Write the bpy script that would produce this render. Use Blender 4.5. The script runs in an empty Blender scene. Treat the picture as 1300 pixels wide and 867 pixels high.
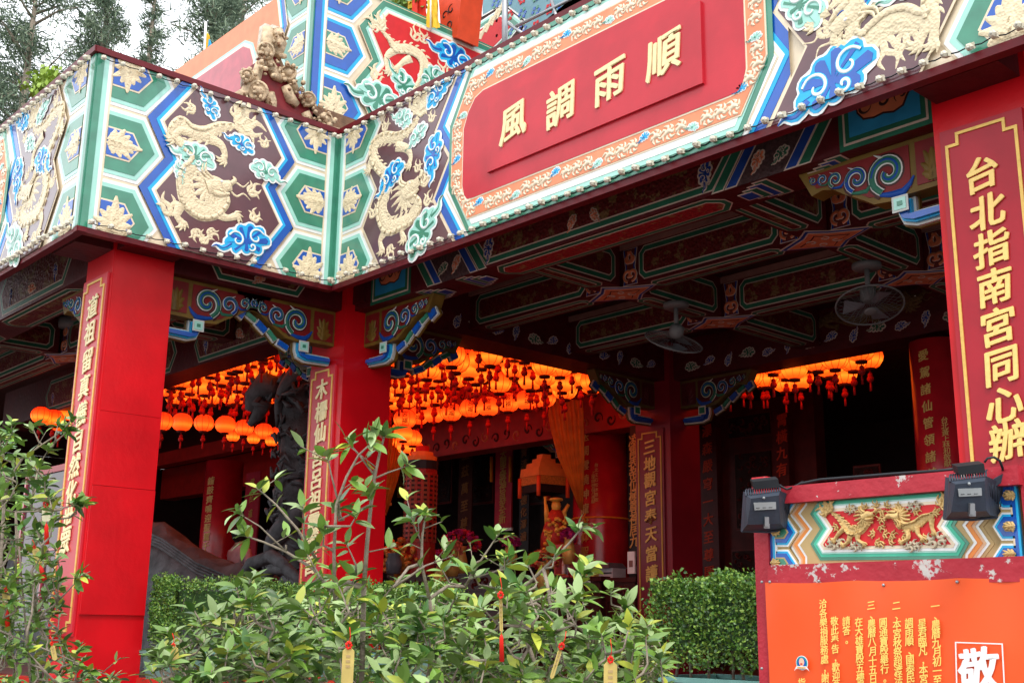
import bpy, bmesh, math, random
from mathutils import Vector, Matrix
random.seed(7)
sc = bpy.context.scene
# ------------------------------------------------------------------ camera
CAM = Vector((8.52313, -5.51545, 1.6)); FPX = 1475.73
pitch, roll, yaw = .2417929, .01370115, -.8357151
cp, sp, cr, sr = math.cos(pitch), math.sin(pitch), math.cos(roll), math.sin(roll)
fw0 = Vector((0, cp, sp)); up0 = Vector((0, -sp, cp)); r0 = Vector((1, 0, 0))
R0 = cr*r0 + sr*up0; U0 = -sr*r0 + cr*up0
Aax = Vector((math.cos(yaw), math.sin(yaw), 0)); Bax = Vector((math.sin(yaw), -math.cos(yaw), 0))
def tow(v): return Vector((v.dot(Aax), -v.dot(Bax), v.z))   # survey frame -> building frame (X along the right fascia, Y into the building)
FW, RT, UP = tow(fw0), tow(R0), tow(U0)
cam_d = bpy.data.cameras.new("camera"); cam = bpy.data.objects.new("camera", cam_d)
sc.collection.objects.link(cam); sc.camera = cam
cam_d.sensor_width = 36; cam_d.sensor_fit = 'HORIZONTAL'; cam_d.lens = 36*FPX/1300
cam_d.clip_start = .05; cam_d.clip_end = 600
cam.matrix_world = Matrix(((RT.x, UP.x, -FW.x, CAM.x), (RT.y, UP.y, -FW.y, CAM.y), (RT.z, UP.z, -FW.z, CAM.z), (0, 0, 0, 1)))
# ------------------------------------------------------------------ overcast daylight
w = bpy.data.worlds.new("World"); sc.world = w; w.use_nodes = True
nt = w.node_tree; bgn = nt.nodes["Background"]
sky = nt.nodes.new("ShaderNodeTexSky"); sky.sky_type = 'NISHITA'; sky.sun_disc = False
SUN_EL, SUN_AZ = math.radians(58), math.radians(128)
sky.sun_elevation = SUN_EL; sky.sun_rotation = SUN_AZ; sky.air_density = 1.0; sky.dust_density = 4.0
mixw = nt.nodes.new("ShaderNodeMixRGB"); mixw.inputs[0].default_value = .82
mixw.inputs[2].default_value = (12.2, 12.6, 12.9, 1)       # cloud layer, in the sky texture's own units
nt.links.new(sky.outputs[0], mixw.inputs[1]); nt.links.new(mixw.outputs[0], bgn.inputs[0])
bgn.inputs[1].default_value = .112
sl = bpy.data.lights.new("sun", 'SUN'); sun = bpy.data.objects.new("sun", sl); sc.collection.objects.link(sun)
sl.energy = 1.25; sl.angle = math.radians(14); sl.color = (1, .96, .9)
sd = Vector((math.sin(SUN_AZ)*math.cos(SUN_EL), math.cos(SUN_AZ)*math.cos(SUN_EL), math.sin(SUN_EL)))
sun.rotation_euler = sd.to_track_quat('Z', 'Y').to_euler()
sc.view_settings.view_transform = 'Standard'; sc.view_settings.look = 'None'
sc.view_settings.exposure = 0.68; sc.view_settings.gamma = 1
sc.cycles.max_bounces = 6; sc.cycles.diffuse_bounces = 3; sc.cycles.glossy_bounces = 2
sc.cycles.sample_clamp_indirect = 4
try: sc.cycles.use_denoising = True
except Exception: pass
# ------------------------------------------------------------------ helpers
def ray(x, y): return FW*FPX + RT*(x-650) - UP*(y-433.5)
def at(ax, val, x, y):
    d = ray(x, y); t = (val-CAM[ax])/d[ax]; return CAM + d*t
def dep(x, y, dist): return CAM + ray(x, y)*(dist/FPX)
def topx(P):
    d = Vector(P)-CAM; k = d.dot(FW)
    return (650+FPX*d.dot(RT)/k, 433.5-FPX*d.dot(UP)/k, k)
MATS = {}
def mat(name, col, rough=.5, var=.12, scale=8, bump=0, bscale=60, metal=0, emit=None, estr=0, spec=.28, vor=False, coat=0, wear=None, wamt=.6, leafy=False):
    if name in MATS: return MATS[name]
    m = bpy.data.materials.new(name); m.use_nodes = True; n = m.node_tree; b = n.nodes["Principled BSDF"]
    b.inputs['Roughness'].default_value = rough; b.inputs['Metallic'].default_value = metal
    b.inputs['Specular IOR Level'].default_value = spec; b.inputs['Coat Weight'].default_value = coat; b.inputs['Coat Roughness'].default_value = .16
    tc = n.nodes.new("ShaderNodeTexCoord"); co = tc.outputs['Object']
    nz = n.nodes.new("ShaderNodeTexNoise"); nz.inputs['Scale'].default_value = scale; nz.inputs['Detail'].default_value = 6
    n.links.new(co, nz.inputs['Vector'])
    cr_ = n.nodes.new("ShaderNodeValToRGB")
    c = [pow(x, 1) for x in col]
    cr_.color_ramp.elements[0].position = .3; cr_.color_ramp.elements[1].position = .7
    cr_.color_ramp.elements[0].color = [x*(1-var) for x in c]+[1]; cr_.color_ramp.elements[1].color = [min(1, x*(1+var)) for x in c]+[1]
    n.links.new(nz.outputs[0], cr_.inputs[0]); out = cr_.outputs[0]
    if leafy:
        oi = n.nodes.new("ShaderNodeObjectInfo"); hs = n.nodes.new("ShaderNodeHueSaturation")
        mr = n.nodes.new("ShaderNodeMapRange"); mr.inputs[3].default_value = .7; mr.inputs[4].default_value = 1.35
        n.links.new(oi.outputs['Random'], mr.inputs[0]); n.links.new(mr.outputs[0], hs.inputs['Value']); n.links.new(out, hs.inputs['Color']); out = hs.outputs[0]
    if wear:
        nw = n.nodes.new("ShaderNodeTexNoise"); nw.inputs['Scale'].default_value = 9; nw.inputs['Detail'].default_value = 9; nw.inputs['Roughness'].default_value = .7
        n.links.new(co, nw.inputs['Vector'])
        rw = n.nodes.new("ShaderNodeValToRGB"); rw.color_ramp.elements[0].position = wamt; rw.color_ramp.elements[1].position = wamt+.025
        n.links.new(nw.outputs[0], rw.inputs[0]); mx = n.nodes.new("ShaderNodeMixRGB"); mx.inputs[2].default_value = (*wear, 1)
        n.links.new(rw.outputs[0], mx.inputs[0]); n.links.new(out, mx.inputs[1]); out = mx.outputs[0]
    n.links.new(out, b.inputs['Base Color'])
    if bump:
        t = n.nodes.new("ShaderNodeTexVoronoi" if vor else "ShaderNodeTexNoise"); t.inputs['Scale'].default_value = bscale
        n.links.new(co, t.inputs['Vector'])
        bp = n.nodes.new("ShaderNodeBump"); bp.inputs['Strength'].default_value = bump; bp.inputs['Distance'].default_value = .01
        n.links.new(t.outputs[0], bp.inputs['Height']); n.links.new(bp.outputs[0], b.inputs['Normal'])
    if emit:
        b.inputs['Emission Color'].default_value = (*emit, 1); b.inputs['Emission Strength'].default_value = estr
    MATS[name] = m; return m
cream = mat('cream', (.78, .64, .45), .36, .08, coat=.85, spec=.42); goldrel = mat('gold_relief', (.78, .65, .43), .45, .1, 14, coat=.3, bump=.5, bscale=55, vor=True)
whitep = mat('white_paint', (.84, .85, .83), .36, .05, coat=.85, spec=.42); mint = mat('mint', (.34, .68, .58), .34, .07, coat=.85, spec=.42); green = mat('green', (.035, .23, .14), .32, .15, coat=.85, spec=.42)
blue = mat('blue', (.001, .085, .44), .32, .12, coat=.85, spec=.38); lblue = mat('light_blue', (.02, .42, .78), .34, .08, spec=.42); purple = mat('purple', (.11, .035, .045), .3, .15, coat=.85, spec=.42)
orange = mat('orange_paint', (.82, .27, .13), .4, .1, spec=.42); redp = mat('red_board', (.52, .02, .035), .32, .14, 3, bump=.06, bscale=90, spec=.4); redf = mat('red_field', (.62, .02, .025), .4, .1)
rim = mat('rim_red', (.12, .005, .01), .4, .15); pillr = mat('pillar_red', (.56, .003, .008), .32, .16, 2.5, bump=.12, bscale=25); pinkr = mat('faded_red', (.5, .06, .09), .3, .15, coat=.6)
boardr = mat('board_red', (.38, .01, .022), .28, .14, 4); goldc = mat('gold_leaf', (.72, .46, .12), .42, .12, 20, metal=.25, bump=.2); goldw = mat('gold_cream', (.86, .72, .4), .45, .08)
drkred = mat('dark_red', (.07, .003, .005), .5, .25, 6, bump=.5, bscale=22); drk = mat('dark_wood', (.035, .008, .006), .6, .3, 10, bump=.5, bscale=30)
cgreen = mat('beam_green', (.015, .11, .06), .5, .2); cwhite = mat('beam_outline', (.52, .4, .33), .55, .12); cblue = mat('beam_blue', (.01, .045, .24), .5, .2); corange = mat('beam_orange', (.58, .16, .07), .55, .2)
panelr = mat('beam_panel', (.1, .007, .007), .55, .35, 40, bump=.8, bscale=35, vor=True, wear=(.15, .08, .03), wamt=.535); skyb = mat('beam_sky_blue', (.02, .22, .42), .5, .15)
olive = mat('olive_gold', (.42, .26, .03), .45, .2); stone = mat('carved_stone', (.085, .085, .092), .75, .45, 7, bump=1, bscale=24); wht = mat('white_plaster', (.72, .72, .7), .7, .08)
metal = mat('grey_metal', (.35, .36, .38), .4, .1, metal=.7); blackm = mat('black_plastic', (.016, .018, .022), .45, .2); fanw = mat('fan_white', (.15, .15, .15), .5, .1)
floorm = mat('paving', (.14, .13, .125), .6, .2, 6, bump=.3); drape = mat('orange_silk', (.9, .25, .012), .45, .2); bark = mat('bark', (.27, .22, .17), .8, .3, 30, bump=.6)
pinkl = mat('ledge_pink', (.24, .12, .1), .6, .15)
COL = sc.collection.objects
def tag(o, label=None, cat=None, group=None, kind=None):
    if label: o['label'] = label
    if cat: o['category'] = cat
    if group: o['group'] = group
    if kind: o['kind'] = kind
    return o
def empty(name, loc=(0, 0, 0), label=None, cat=None, group=None):
    o = bpy.data.objects.new(name, None); COL.link(o); o.location = loc; o.empty_display_size = .1
    return tag(o, label, cat, group)
class MB:
    def __init__(s): s.v = []; s.f = []; s.m = []; s.mats = []; s.sm = []
    def mi(s, m):
        if m not in s.mats: s.mats.append(m)
        return s.mats.index(m)
    def add(s, vs, fs, m, smooth=False):
        k = len(s.v); s.v += [tuple(p) for p in vs]; i = s.mi(m)
        for f in fs: s.f.append([a+k for a in f]); s.m.append(i); s.sm.append(smooth)
    def box(s, x0, y0, z0, x1, y1, z1, m):
        vs = [(x, y, z) for x in (x0, x1) for y in (y0, y1) for z in (z0, z1)]
        s.add(vs, [(0, 1, 3, 2), (4, 6, 7, 5), (0, 4, 5, 1), (2, 3, 7, 6), (0, 2, 6, 4), (1, 5, 7, 3)], m)
    def obox(s, c, ax, ay, az, m):      # centre + half-axis vectors
        c = Vector(c); ax, ay, az = Vector(ax), Vector(ay), Vector(az)
        vs = [c+ax*i+ay*j+az*k for i in (-1, 1) for j in (-1, 1) for k in (-1, 1)]
        s.add(vs, [(0, 1, 3, 2), (4, 6, 7, 5), (0, 4, 5, 1), (2, 3, 7, 6), (0, 2, 6, 4), (1, 5, 7, 3)], m)
    def tube(s, pts, r, m, n=6, cap=True):
        pts = [Vector(p) for p in pts]; rs = r if isinstance(r, (list, tuple)) else [r]*len(pts); vs = []; fs = []
        up = Vector((0, 0, 1)); prev = None
        for i, p in enumerate(pts):
            t = (pts[min(i+1, len(pts)-1)]-pts[max(i-1, 0)])
            if t.length < 1e-7: t = Vector((0, 0, 1))
            t.normalize()
            if prev is None: a = t.cross(up if abs(t.z) < .9 else Vector((1, 0, 0))).normalized()
            else: a = (prev-t*prev.dot(t)); a = a.normalized() if a.length > 1e-6 else t.orthogonal().normalized()
            prev = a; b = t.cross(a)
            for k in range(n):
                g = 2*math.pi*k/n; vs.append(p+(a*math.cos(g)+b*math.sin(g))*rs[i])
        for i in range(len(pts)-1):
            for k in range(n): fs.append((i*n+k, i*n+(k+1) % n, (i+1)*n+(k+1) % n, (i+1)*n+k))
        if cap: fs += [tuple(range(n-1, -1, -1)), tuple((len(pts)-1)*n+k for k in range(n))]
        s.add(vs, fs, m, True)
    def lathe(s, c, prof, m, n=16, smooth=True, ax=None):
        c = Vector(c); Z = Vector(ax or (0, 0, 1)).normalized(); X = Z.orthogonal().normalized(); Y = Z.cross(X); vs = []; fs = []
        if abs(Z.z) > .99: X, Y = Vector((1, 0, 0)), Vector((0, 1, 0))
        for r, z in prof:
            for k in range(n):
                g = 2*math.pi*k/n; vs.append(c+X*r*math.cos(g)+Y*r*math.sin(g)+Z*z)
        for i in range(len(prof)-1):
            for k in range(n): fs.append((i*n+k, i*n+(k+1) % n, (i+1)*n+(k+1) % n, (i+1)*n+k))
        fs += [tuple(range(n-1, -1, -1)), tuple((len(prof)-1)*n+k for k in range(n))]
        s.add(vs, fs, m, smooth)
    def ell(s, c, rx, ry, rz, m, n=10):
        vs = []; fs = []; h = n//2
        for i in range(1, h):
            a = math.pi*i/h
            for k in range(n):
                g = 2*math.pi*k/n; vs.append((c[0]+rx*math.sin(a)*math.cos(g), c[1]+ry*math.sin(a)*math.sin(g), c[2]+rz*math.cos(a)))
        T = len(vs); vs += [(c[0], c[1], c[2]+rz), (c[0], c[1], c[2]-rz)]
        for i in range(h-2):
            for k in range(n): fs.append((i*n+k, (i+1)*n+k, (i+1)*n+(k+1) % n, i*n+(k+1) % n))
        for k in range(n): fs.append((T, k, (k+1) % n)); fs.append((T+1, (h-2)*n+(k+1) % n, (h-2)*n+k))
        s.add(vs, fs, m, True)
    def mesh(s, name):
        me = bpy.data.meshes.new(name); me.from_pydata(s.v, [], s.f)
        for m in s.mats: me.materials.append(m)
        me.polygons.foreach_set('material_index', s.m); me.polygons.foreach_set('use_smooth', s.sm)
        me.update(); return me
    def build(s, name, parent=None, **kw):
        if not s.f: return None
        o = bpy.data.objects.new(name, s.mesh(name)); COL.link(o)
        if parent is not None: attach(o, parent)
        tag(o, **kw) if kw else None
        return o
def worldloc(o):
    l = Vector(o.location); p = o.parent
    while p is not None: l = l+Vector(p.location); p = p.parent
    return l
def attach(o, parent):      # meshes are authored in building coordinates: parents carry only translations
    wl = worldloc(parent); o.parent = parent; o.location = Vector(o.location)-wl
def inst(me, name, loc, parent=None, rot=None, scale=None, **kw):
    o = bpy.data.objects.new(name, me); COL.link(o); o.location = loc
    if rot is not None: o.rotation_euler = rot
    if scale is not None: o.scale = scale if hasattr(scale, '__len__') else (scale,)*3
    if parent is not None: attach(o, parent)
    tag(o, **kw) if kw else None
    return o
class Plane:
    def __init__(s, o, u, n): s.o = Vector(o); s.u = Vector(u).normalized(); s.n = Vector(n).normalized(); s.v = Vector((0, 0, 1)); s.flip = s.u.cross(s.v).dot(s.n) < 0
    def P(s, u, v, h=0): return s.o+s.u*u+s.v*v+s.n*h
    def uv(s, x, y):
        d = ray(x, y); t = (s.o-CAM).dot(s.n)/d.dot(s.n); q = CAM+d*t-s.o; return (q.dot(s.u), q.dot(s.v))
def area(p): return sum(p[i][0]*p[(i+1) % len(p)][1]-p[(i+1) % len(p)][0]*p[i][1] for i in range(len(p)))/2
def inset(p, d):
    if area(p) < 0: p = p[::-1]
    n = len(p); out = []
    for i in range(n):
        a, b, c = Vector(p[i-1]), Vector(p[i]), Vector(p[(i+1) % n])
        e1 = (b-a).normalized(); e2 = (c-b).normalized(); n1 = Vector((-e1.y, e1.x)); n2 = Vector((-e2.y, e2.x))
        m = n1+n2; k = max(.25, m.dot(n1)); m = m/k; q = b+m*d; out.append((q.x, q.y))
    return out
def clip(p, u0, u1, v0, v1):
    for ax, lim, sg in ((0, u0, 1), (0, u1, -1), (1, v0, 1), (1, v1, -1)):
        out = []
        for i in range(len(p)):
            a, b = p[i-1], p[i]; ia = (a[ax]-lim)*sg >= 0; ib = (b[ax]-lim)*sg >= 0
            if ia != ib:
                t = (lim-a[ax])/(b[ax]-a[ax]); out.append((a[0]+(b[0]-a[0])*t, a[1]+(b[1]-a[1])*t))
            if ib: out.append(b)
        p = out
        if len(p) < 3: return []
    q = [p[i] for i in range(len(p)) if abs(p[i][0]-p[i-1][0])+abs(p[i][1]-p[i-1][1]) > 1e-5]
    return q
def plate(mb, pl, poly, h0, h1, m):
    if len(poly) < 3: return
    if area(poly) < 0: poly = poly[::-1]
    n = len(poly); vs = [pl.P(u, v, h1) for u, v in poly]+[pl.P(u, v, h0) for u, v in poly]
    fs = [tuple(range(n))]+[(i, i+n, (i+1) % n+n, (i+1) % n) for i in range(n)]
    if pl.flip: fs = [f[::-1] for f in fs]
    mb.add(vs, fs, m)
def nest(mb, pl, poly, layers, h, box=None, step=.003):
    for k, (d, m) in enumerate(layers):
        q = inset(poly, d) if d else poly
        if box: q = clip(q, *box)
        plate(mb, pl, q, h+k*step-.002, h+(k+1)*step, m)
    return h+len(layers)*step
def smooth(pts, k=4):
    out = []; P = [Vector(p) for p in pts]
    for i in range(len(P)-1):
        p0, p1, p2, p3 = P[max(i-1, 0)], P[i], P[i+1], P[min(i+2, len(P)-1)]
        for j in range(k):
            t = j/k; out.append(.5*((2*p1)+(-p0+p2)*t+(2*p0-5*p1+4*p2-p3)*t*t+(-p0+3*p1-3*p2+p3)*t**3))
    out.append(P[-1]); return out
def ribbon(mb, pl, pts, w, h0, hh, m, k=4, ends=(0.15, 0.15)):
    """embossed relief stroke; w: half-width or list of them"""
    if m is goldrel: hh *= .55
    S = smooth(pts, k); n = len(S); W = w if isinstance(w, (list, tuple)) else [w*ends[0], w, w, w*ends[1]]
    vs = []; fs = []
    for i, p in enumerate(S):
        t = (S[min(i+1, n-1)]-S[max(i-1, 0)]); t = t.normalized() if t.length > 1e-8 else Vector((1, 0)); q = Vector((-t.y, t.x))
        x = i/(n-1)*(len(W)-1); a = int(min(x, len(W)-1.001)); wi = W[a]+(W[a+1]-W[a])*(x-a); hi = hh*min(1, wi/max(W)+.35)
        for s_, f in ((-1, -.05), (-.6, .8), (0, 1), (.6, .8), (1, -.05)):
            c = p+q*wi*s_; vs.append(pl.P(c.x, c.y, h0+hi*f))
    for i in range(n-1):
        for j in range(4): fs.append((i*5+j, i*5+j+1, (i+1)*5+j+1, (i+1)*5+j))
    if not pl.flip: fs = [f[::-1] for f in fs]
    mb.add(vs, fs, m, True)
# ---- relief motifs
def spiral(cx, cy, r, turns=1.3, a0=0, sgn=1, n=12):
    return [(cx+r*(1-i/n*.85)*math.cos(a0+sgn*turns*2*math.pi*i/n), cy+r*(1-i/n*.85)*math.sin(a0+sgn*turns*2*math.pi*i/n)) for i in range(n+1)]
def cloud(parent, pl, cx, cy, s, h, scheme='b', ang=0, name='cloud_relief', mb=None, simple=False, fl=1):
    own = mb is None; mb = mb or MB()
    tri = {'b': (whitep, lblue, blue), 'g': (whitep, mint, green), 'db': (cwhite, cblue, cblue), 'dg': (cwhite, cgreen, cgreen), 'do': (cwhite, corange, corange)}[scheme]
    ca, sa = math.cos(ang), math.sin(ang)
    tr = lambda p: (cx+s*(p[0]*fl*ca-p[1]*sa), cy+s*(p[0]*fl*sa+p[1]*ca))
    b = min(.016, s*.13)/s
    LB = [(.78, .0, .27), (.62, .34, .26), (.25, .46, .27), (-.12, .42, .27), (-.5, .26, .27), (-.72, 0, .22), (-.45, -.24, .24), (-.05, -.26, .24), (.4, -.26, .27)]
    for k, (d, m) in enumerate(((0, tri[0]), (b*1.0, tri[1]), (b*2.3, tri[2]))):
        out = []
        for i in range(44):        # outline = farthest lobe edge along each direction
            t = 2*math.pi*i/44; c_, s_ = math.cos(t), math.sin(t); best = .1
            for x, y, r in LB:
                pr = x*c_+y*s_; pp = -x*s_+y*c_; r = r-d
                if abs(pp) < r: best = max(best, pr+math.sqrt(r*r-pp*pp))
            out.append(tr((c_*best, s_*best)))
        plate(mb, pl, out, h+k*.003-.002, h+(k+1)*.003, m)
        ribbon(mb, pl, [tr(p) for p in ((-.6, -.05), (-.95, -.2), (-1.2, -.08), (-1.38, -.14))], [s*(.2-d), s*(.17-d), s*max(.03, .1-d), s*.012], h+k*.003, .003, m, 3)
    if not simple:
        for (x, y, r, t0, sg) in ((-.35, .08, .33, 2.6, -1), (.42, .14, .34, .3, 1), (.2, -.2, .16, 3.6, 1)):
            q = [tr(p) for p in spiral(x, y, r, 1.05, t0, sg)]
            ribbon(mb, pl, q, s*.065, h+.007, .005, tri[1], 2, (.8, .6)); ribbon(mb, pl, q, s*.034, h+.011, .003, tri[0], 2, (.8, .6))
    return mb.build(name, parent) if own else None
def flower(mb, pl, cx, cy, s, h, ang, m=goldrel, spread=1.0, n=9):
    """fan of leaf lobes growing from (cx,cy) towards ang"""
    for i in range(n):
        t = (i/(n-1)-.5)*2; a = ang+t*1.15*spread; L = s*(1-.35*abs(t)); j = .8+.4*((i*37) % 5)/5
        x1 = cx+math.cos(ang)*s*.25*(1-abs(t)); y1 = cy+math.sin(ang)*s*.25*(1-abs(t))
        for q, f in ((0, 1),):
            ribbon(mb, pl, [(x1, y1), (x1+math.cos(a)*L*.4, y1+math.sin(a)*L*.4), (x1+math.cos(a+.25*t)*L*.75*j, y1+math.sin(a+.25*t)*L*.75*j)], [s*.07, s*.13, s*.03], h, .008, m, 3)
    for k in range(3):
        ribbon(mb, pl, [(cx+math.cos(ang)*s*.05*k, cy+math.sin(ang)*s*.05*k), (cx+math.cos(ang)*s*(.35+.2*k), cy+math.sin(ang)*s*(.35+.2*k))], [s*.16, s*.15, s*.05], h+.003, .009, m, 3)
def flames(mb, pl, x, y, s, h, ang, m=goldrel, n=4, spread=.9):
    for i in range(n):
        a = ang+(i/(max(1, n-1))-.5)*spread*2; L = s*(.75+.25*((i*7) % 3)/2)
        b = (i % 2*2-1)*.3
        ribbon(mb, pl, [(x, y), (x+math.cos(a+b)*L*.35, y+math.sin(a+b)*L*.35), (x+math.cos(a-b*.5)*L*.7, y+math.sin(a-b*.5)*L*.7), (x+math.cos(a+b*.4)*L, y+math.sin(a+b*.4)*L)], [s*.07, s*.12, s*.09, s*.015], h, .007, m, 3)
def claw(mb, pl, pts, h, w, m=goldrel):
    ribbon(mb, pl, pts, [w*1.3, w, w*.7, w*.9], h, .014, m)
    e = Vector(pts[-1]); d = (e-Vector(pts[-2])).normalized(); a = math.atan2(d.y, d.x)
    for t in (-.9, -.35, .25, .85):
        q = a+t; L = w*2.1
        ribbon(mb, pl, [e, (e.x+math.cos(q)*L*.5, e.y+math.sin(q)*L*.5), (e.x+math.cos(q-.5)*L, e.y+math.sin(q-.5)*L)], [w*.55, w*.42, w*.06], h+.003, .01, m, 3)
def dragon(parent, pl, body, wid, head, legs, tail, h, m=goldrel, extra=(), name='dragon_relief', sz=1.0):
    """body: centreline; head: (x,y,angle); legs: polylines; tail: (x,y,angle)"""
    mb = MB(); S = smooth(body, 5); n = len(S); wid = [q*.72 for q in wid]
    ribbon(mb, pl, body, wid, h, .015*sz, m, 6)
    W = wid
    for i in range(2, n-1, 2):      # dorsal spines on one side
        t = (S[min(i+1, n-1)]-S[i-1]).normalized(); q = Vector((-t.y, t.x)); x = i/(n-1)*(len(W)-1); a = int(min(x, len(W)-1.001)); wi = W[a]+(W[a+1]-W[a])*(x-a)
        p = S[i]+q*wi*.8
        ribbon(mb, pl, [p-t*wi*.2, p+q*wi*.35+t*wi*.1, p+q*wi*.55+t*wi*.55], [wi*.3, wi*.22, .002], h, .008, m, 2)
        p2 = S[i]-q*wi*.55; ribbon(mb, pl, [p2-t*wi*.4, p2+t*wi*.4], [wi*.25, wi*.3, wi*.2], h+.012*sz, .01, m, 2)
    for L in legs: claw(mb, pl, L, h+.004, .038*sz, m)
    x, y, a = tail[:3]; ts_ = sz*(tail[3] if len(tail) > 3 else 1); flames(mb, pl, x, y, .3*ts_, h, a, m, 7, 1.0); flames(mb, pl, x, y, .17*ts_, h+.004, a, m, 5, 1.5)
    x, y, a = head; c, s_ = math.cos(a), math.sin(a); T = lambda u, v: (x+sz*(u*c-v*s_), y+sz*(u*s_+v*c))
    ribbon(mb, pl, [T(-.08, 0), T(0, .02), T(.08, .015), T(.15, .03)], [.07*sz, .075*sz, .05*sz, .045*sz], h+.008, .016, m)   # skull and snout
    ribbon(mb, pl, [T(-.02, -.05), T(.06, -.06), T(.13, -.045)], [.03*sz, .025*sz, .012*sz], h+.008, .016, m)                # jaw
    ribbon(mb, pl, [T(.15, .045), T(.19, .08), T(.17, .11)], [.02*sz, .02*sz, .004], h+.01, .01, m)                         # nose curl
    for u, v in ((-.02, .07), (-.05, .06)): ribbon(mb, pl, [T(u, v), T(u-.06, v+.06), T(u-.05, v+.13)], [.014*sz, .012*sz, .004], h+.012, .012, m)   # horns
    for k in range(9): b_ = .95+k*.45; ribbon(mb, pl, [T(-.06, 0), T(-.06+.1*math.cos(b_+.9), .13*math.sin(b_+.9)), T(-.07+.2*math.cos(b_+1.1), .17*math.sin(b_+1.0))], [.03*sz, .025*sz, .004], h, .009, m)   # mane
    for sg in (1, -1): ribbon(mb, pl, [T(.14, .01*sg), T(.2, .06*sg), T(.27, .03*sg), T(.33, .08*sg)], [.008*sz, .01*sz, .008*sz, .003*sz], h, .006, m)   # whiskers
    ex = T(.05, .045); ribbon(mb, pl, [(ex[0]-.01*sz, ex[1]), (ex[0]+.01*sz, ex[1])], [.008*sz, .011*sz, .008*sz], h+.03*sz, .005*sz, whitep, 3)
    for (x, y, s2, a2) in extra: flames(mb, pl, x, y, s2, h, a2, m, 4, .8)
    return mb.build(name, parent)
# ---- lettering
FONTC = {}
def glyph(ch, bold=.02):
    if (ch, bold) in FONTC: return FONTC[(ch, bold)]
    cu = bpy.data.curves.new('character', 'FONT'); cu.body = ch; cu.size = 1; cu.offset = .004; cu.resolution_u = 2; cu.extrude = .02
    o = bpy.data.objects.new('tmp', cu); COL.link(o); bpy.context.view_layer.update()
    me = bpy.data.meshes.new_from_object(o.evaluated_get(bpy.context.evaluated_depsgraph_get()))
    bpy.data.objects.remove(o); me.name = 'character'
    vs = [v.co.copy() for v in me.vertices]
    x0 = min(v.x for v in vs); x1 = max(v.x for v in vs); y0 = min(v.y for v in vs); y1 = max(v.y for v in vs)
    cx, cy = (x0+x1)/2, (y0+y1)/2
    small = ch in '一、，。'
    for v in me.vertices:
        x, y = v.co.x-cx, v.co.y-(.38 if small else cy)
        y += .07*x + .03*math.sin(x*5); x += .03*y+.015*math.sin(y*7)
        v.co.x, v.co.y = x*.98, y
    if bold > .01:      # heavier brush weight: several slightly shifted layers of the same glyph
        V = [v.co.copy() for v in me.vertices]; F = [tuple(f.vertices) for f in me.polygons]; n = len(V); vs = []; fs = []
        for k, (dx, dy) in enumerate(((-1, .5), (.9, -.7), (.2, 1), (-.4, -.9), (1, .3))):
            vs += [(v.x+dx*bold, v.y+dy*bold*.75, v.z+k*.0012) for v in V]; fs += [tuple(i+k*n for i in f) for f in F]
        me = bpy.data.meshes.new('character'); me.from_pydata(vs, [], fs)
    me.materials.clear(); me.update(); FONTC[(ch, bold)] = me; return me
GL = {}
def char(ch, pl, u, v, size, h, m, parent, thick=1, bold=.02, wf=1, name='character'):
    key = (ch, m.name, bold)
    if key not in GL:
        me = glyph(ch, bold).copy(); me.materials.append(m); GL[key] = me
    o = bpy.data.objects.new(name, GL[key]); COL.link(o)
    X = pl.u*(-1 if pl.flip else 1)
    loc = pl.P(u, v, h); mw = Matrix((X*size*wf, pl.v*size, pl.n*size*thick)).transposed().to_4x4(); 
    o.parent = parent; mw.translation = loc-worldloc(parent) if parent else loc; o.matrix_local = mw
    return o
def text_mesh(chars, pl, m, parent, name, bold=.018, h=.002):
    mb = MB()
    for ch, u, v, s in chars:
        me = glyph(ch, bold); X = pl.u*(-1 if pl.flip else 1)
        mb.add([pl.P(0, 0, 0)+X*p.co.x*s+pl.v*(p.co.y*s)+pl.n*(h+p.co.z*s*.15)+pl.u*u+pl.v*v for p in me.vertices], [tuple(f.vertices) for f in me.polygons], m)
    return mb.build(name, parent)
# ================================================================== SETTING
ZB = 4.5565; HF = 1.45; ZF = 1.1
g = MB(); g.add([(-150, -150, 0), (150, -150, 0), (150, 150, 0), (-150, 150, 0)], [(0, 1, 2, 3)], floorm); g.build('ground', kind='structure')
g = MB(); g.box(-16, -1.95, .3, 7.2, 16, ZF, mat('hall_floor', (.16, .06, .05), .35, .2, 5)); g.build('hall_floor', kind='structure')
temple = empty('temple_building', (0, 0, ZF), 'red temple porch with painted dragon fascia boards, square red pillars and coffered ceiling', 'temple')
PR = Plane((0, 0, ZB), (1, 0, 0), (0, -1, 0)); PM = Plane((0, -2.309, ZB), (0, 1, 0), (1, 0, 0)); PL = Plane((0, -2.309, ZB), (-1, 0, 0), (0, -1, 0))
LR = 6.48; LM = 2.309
def post_strips(mb, mp, pl, L, first=(True, True), cols=None, parent=None):
    c0 = cols or [(0, .055, green), (.055, .095, mint), (.095, .122, whitep), (.122, .14, cream)]
    for side in (0, 1):
        if not first[side]: continue
        mb = MB()
        for k, (a, b, m) in enumerate(c0):
            q = [(a, 0), (b, 0), (b, HF), (a, HF)]; q = [((L-x if side else x), y) for x, y in q]
            plate(mb, pl, [mp(p) for p in q], -.002, .016-k*.003, m)
        mb.build('corner_band', parent)
CELL = dict(mid=[(-.3, 1.045), (.45, 1.045), (.63, .745), (.43, .44), (-.3, .44)], top=[(-.3, 1.045), (.45, 1.045), (.68, 1.36), (.5, 1.66), (-.3, 1.66)], bot=[(-.3, .44), (.43, .44), (.64, .12), (.45, -.17), (-.3, -.17)])
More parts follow.
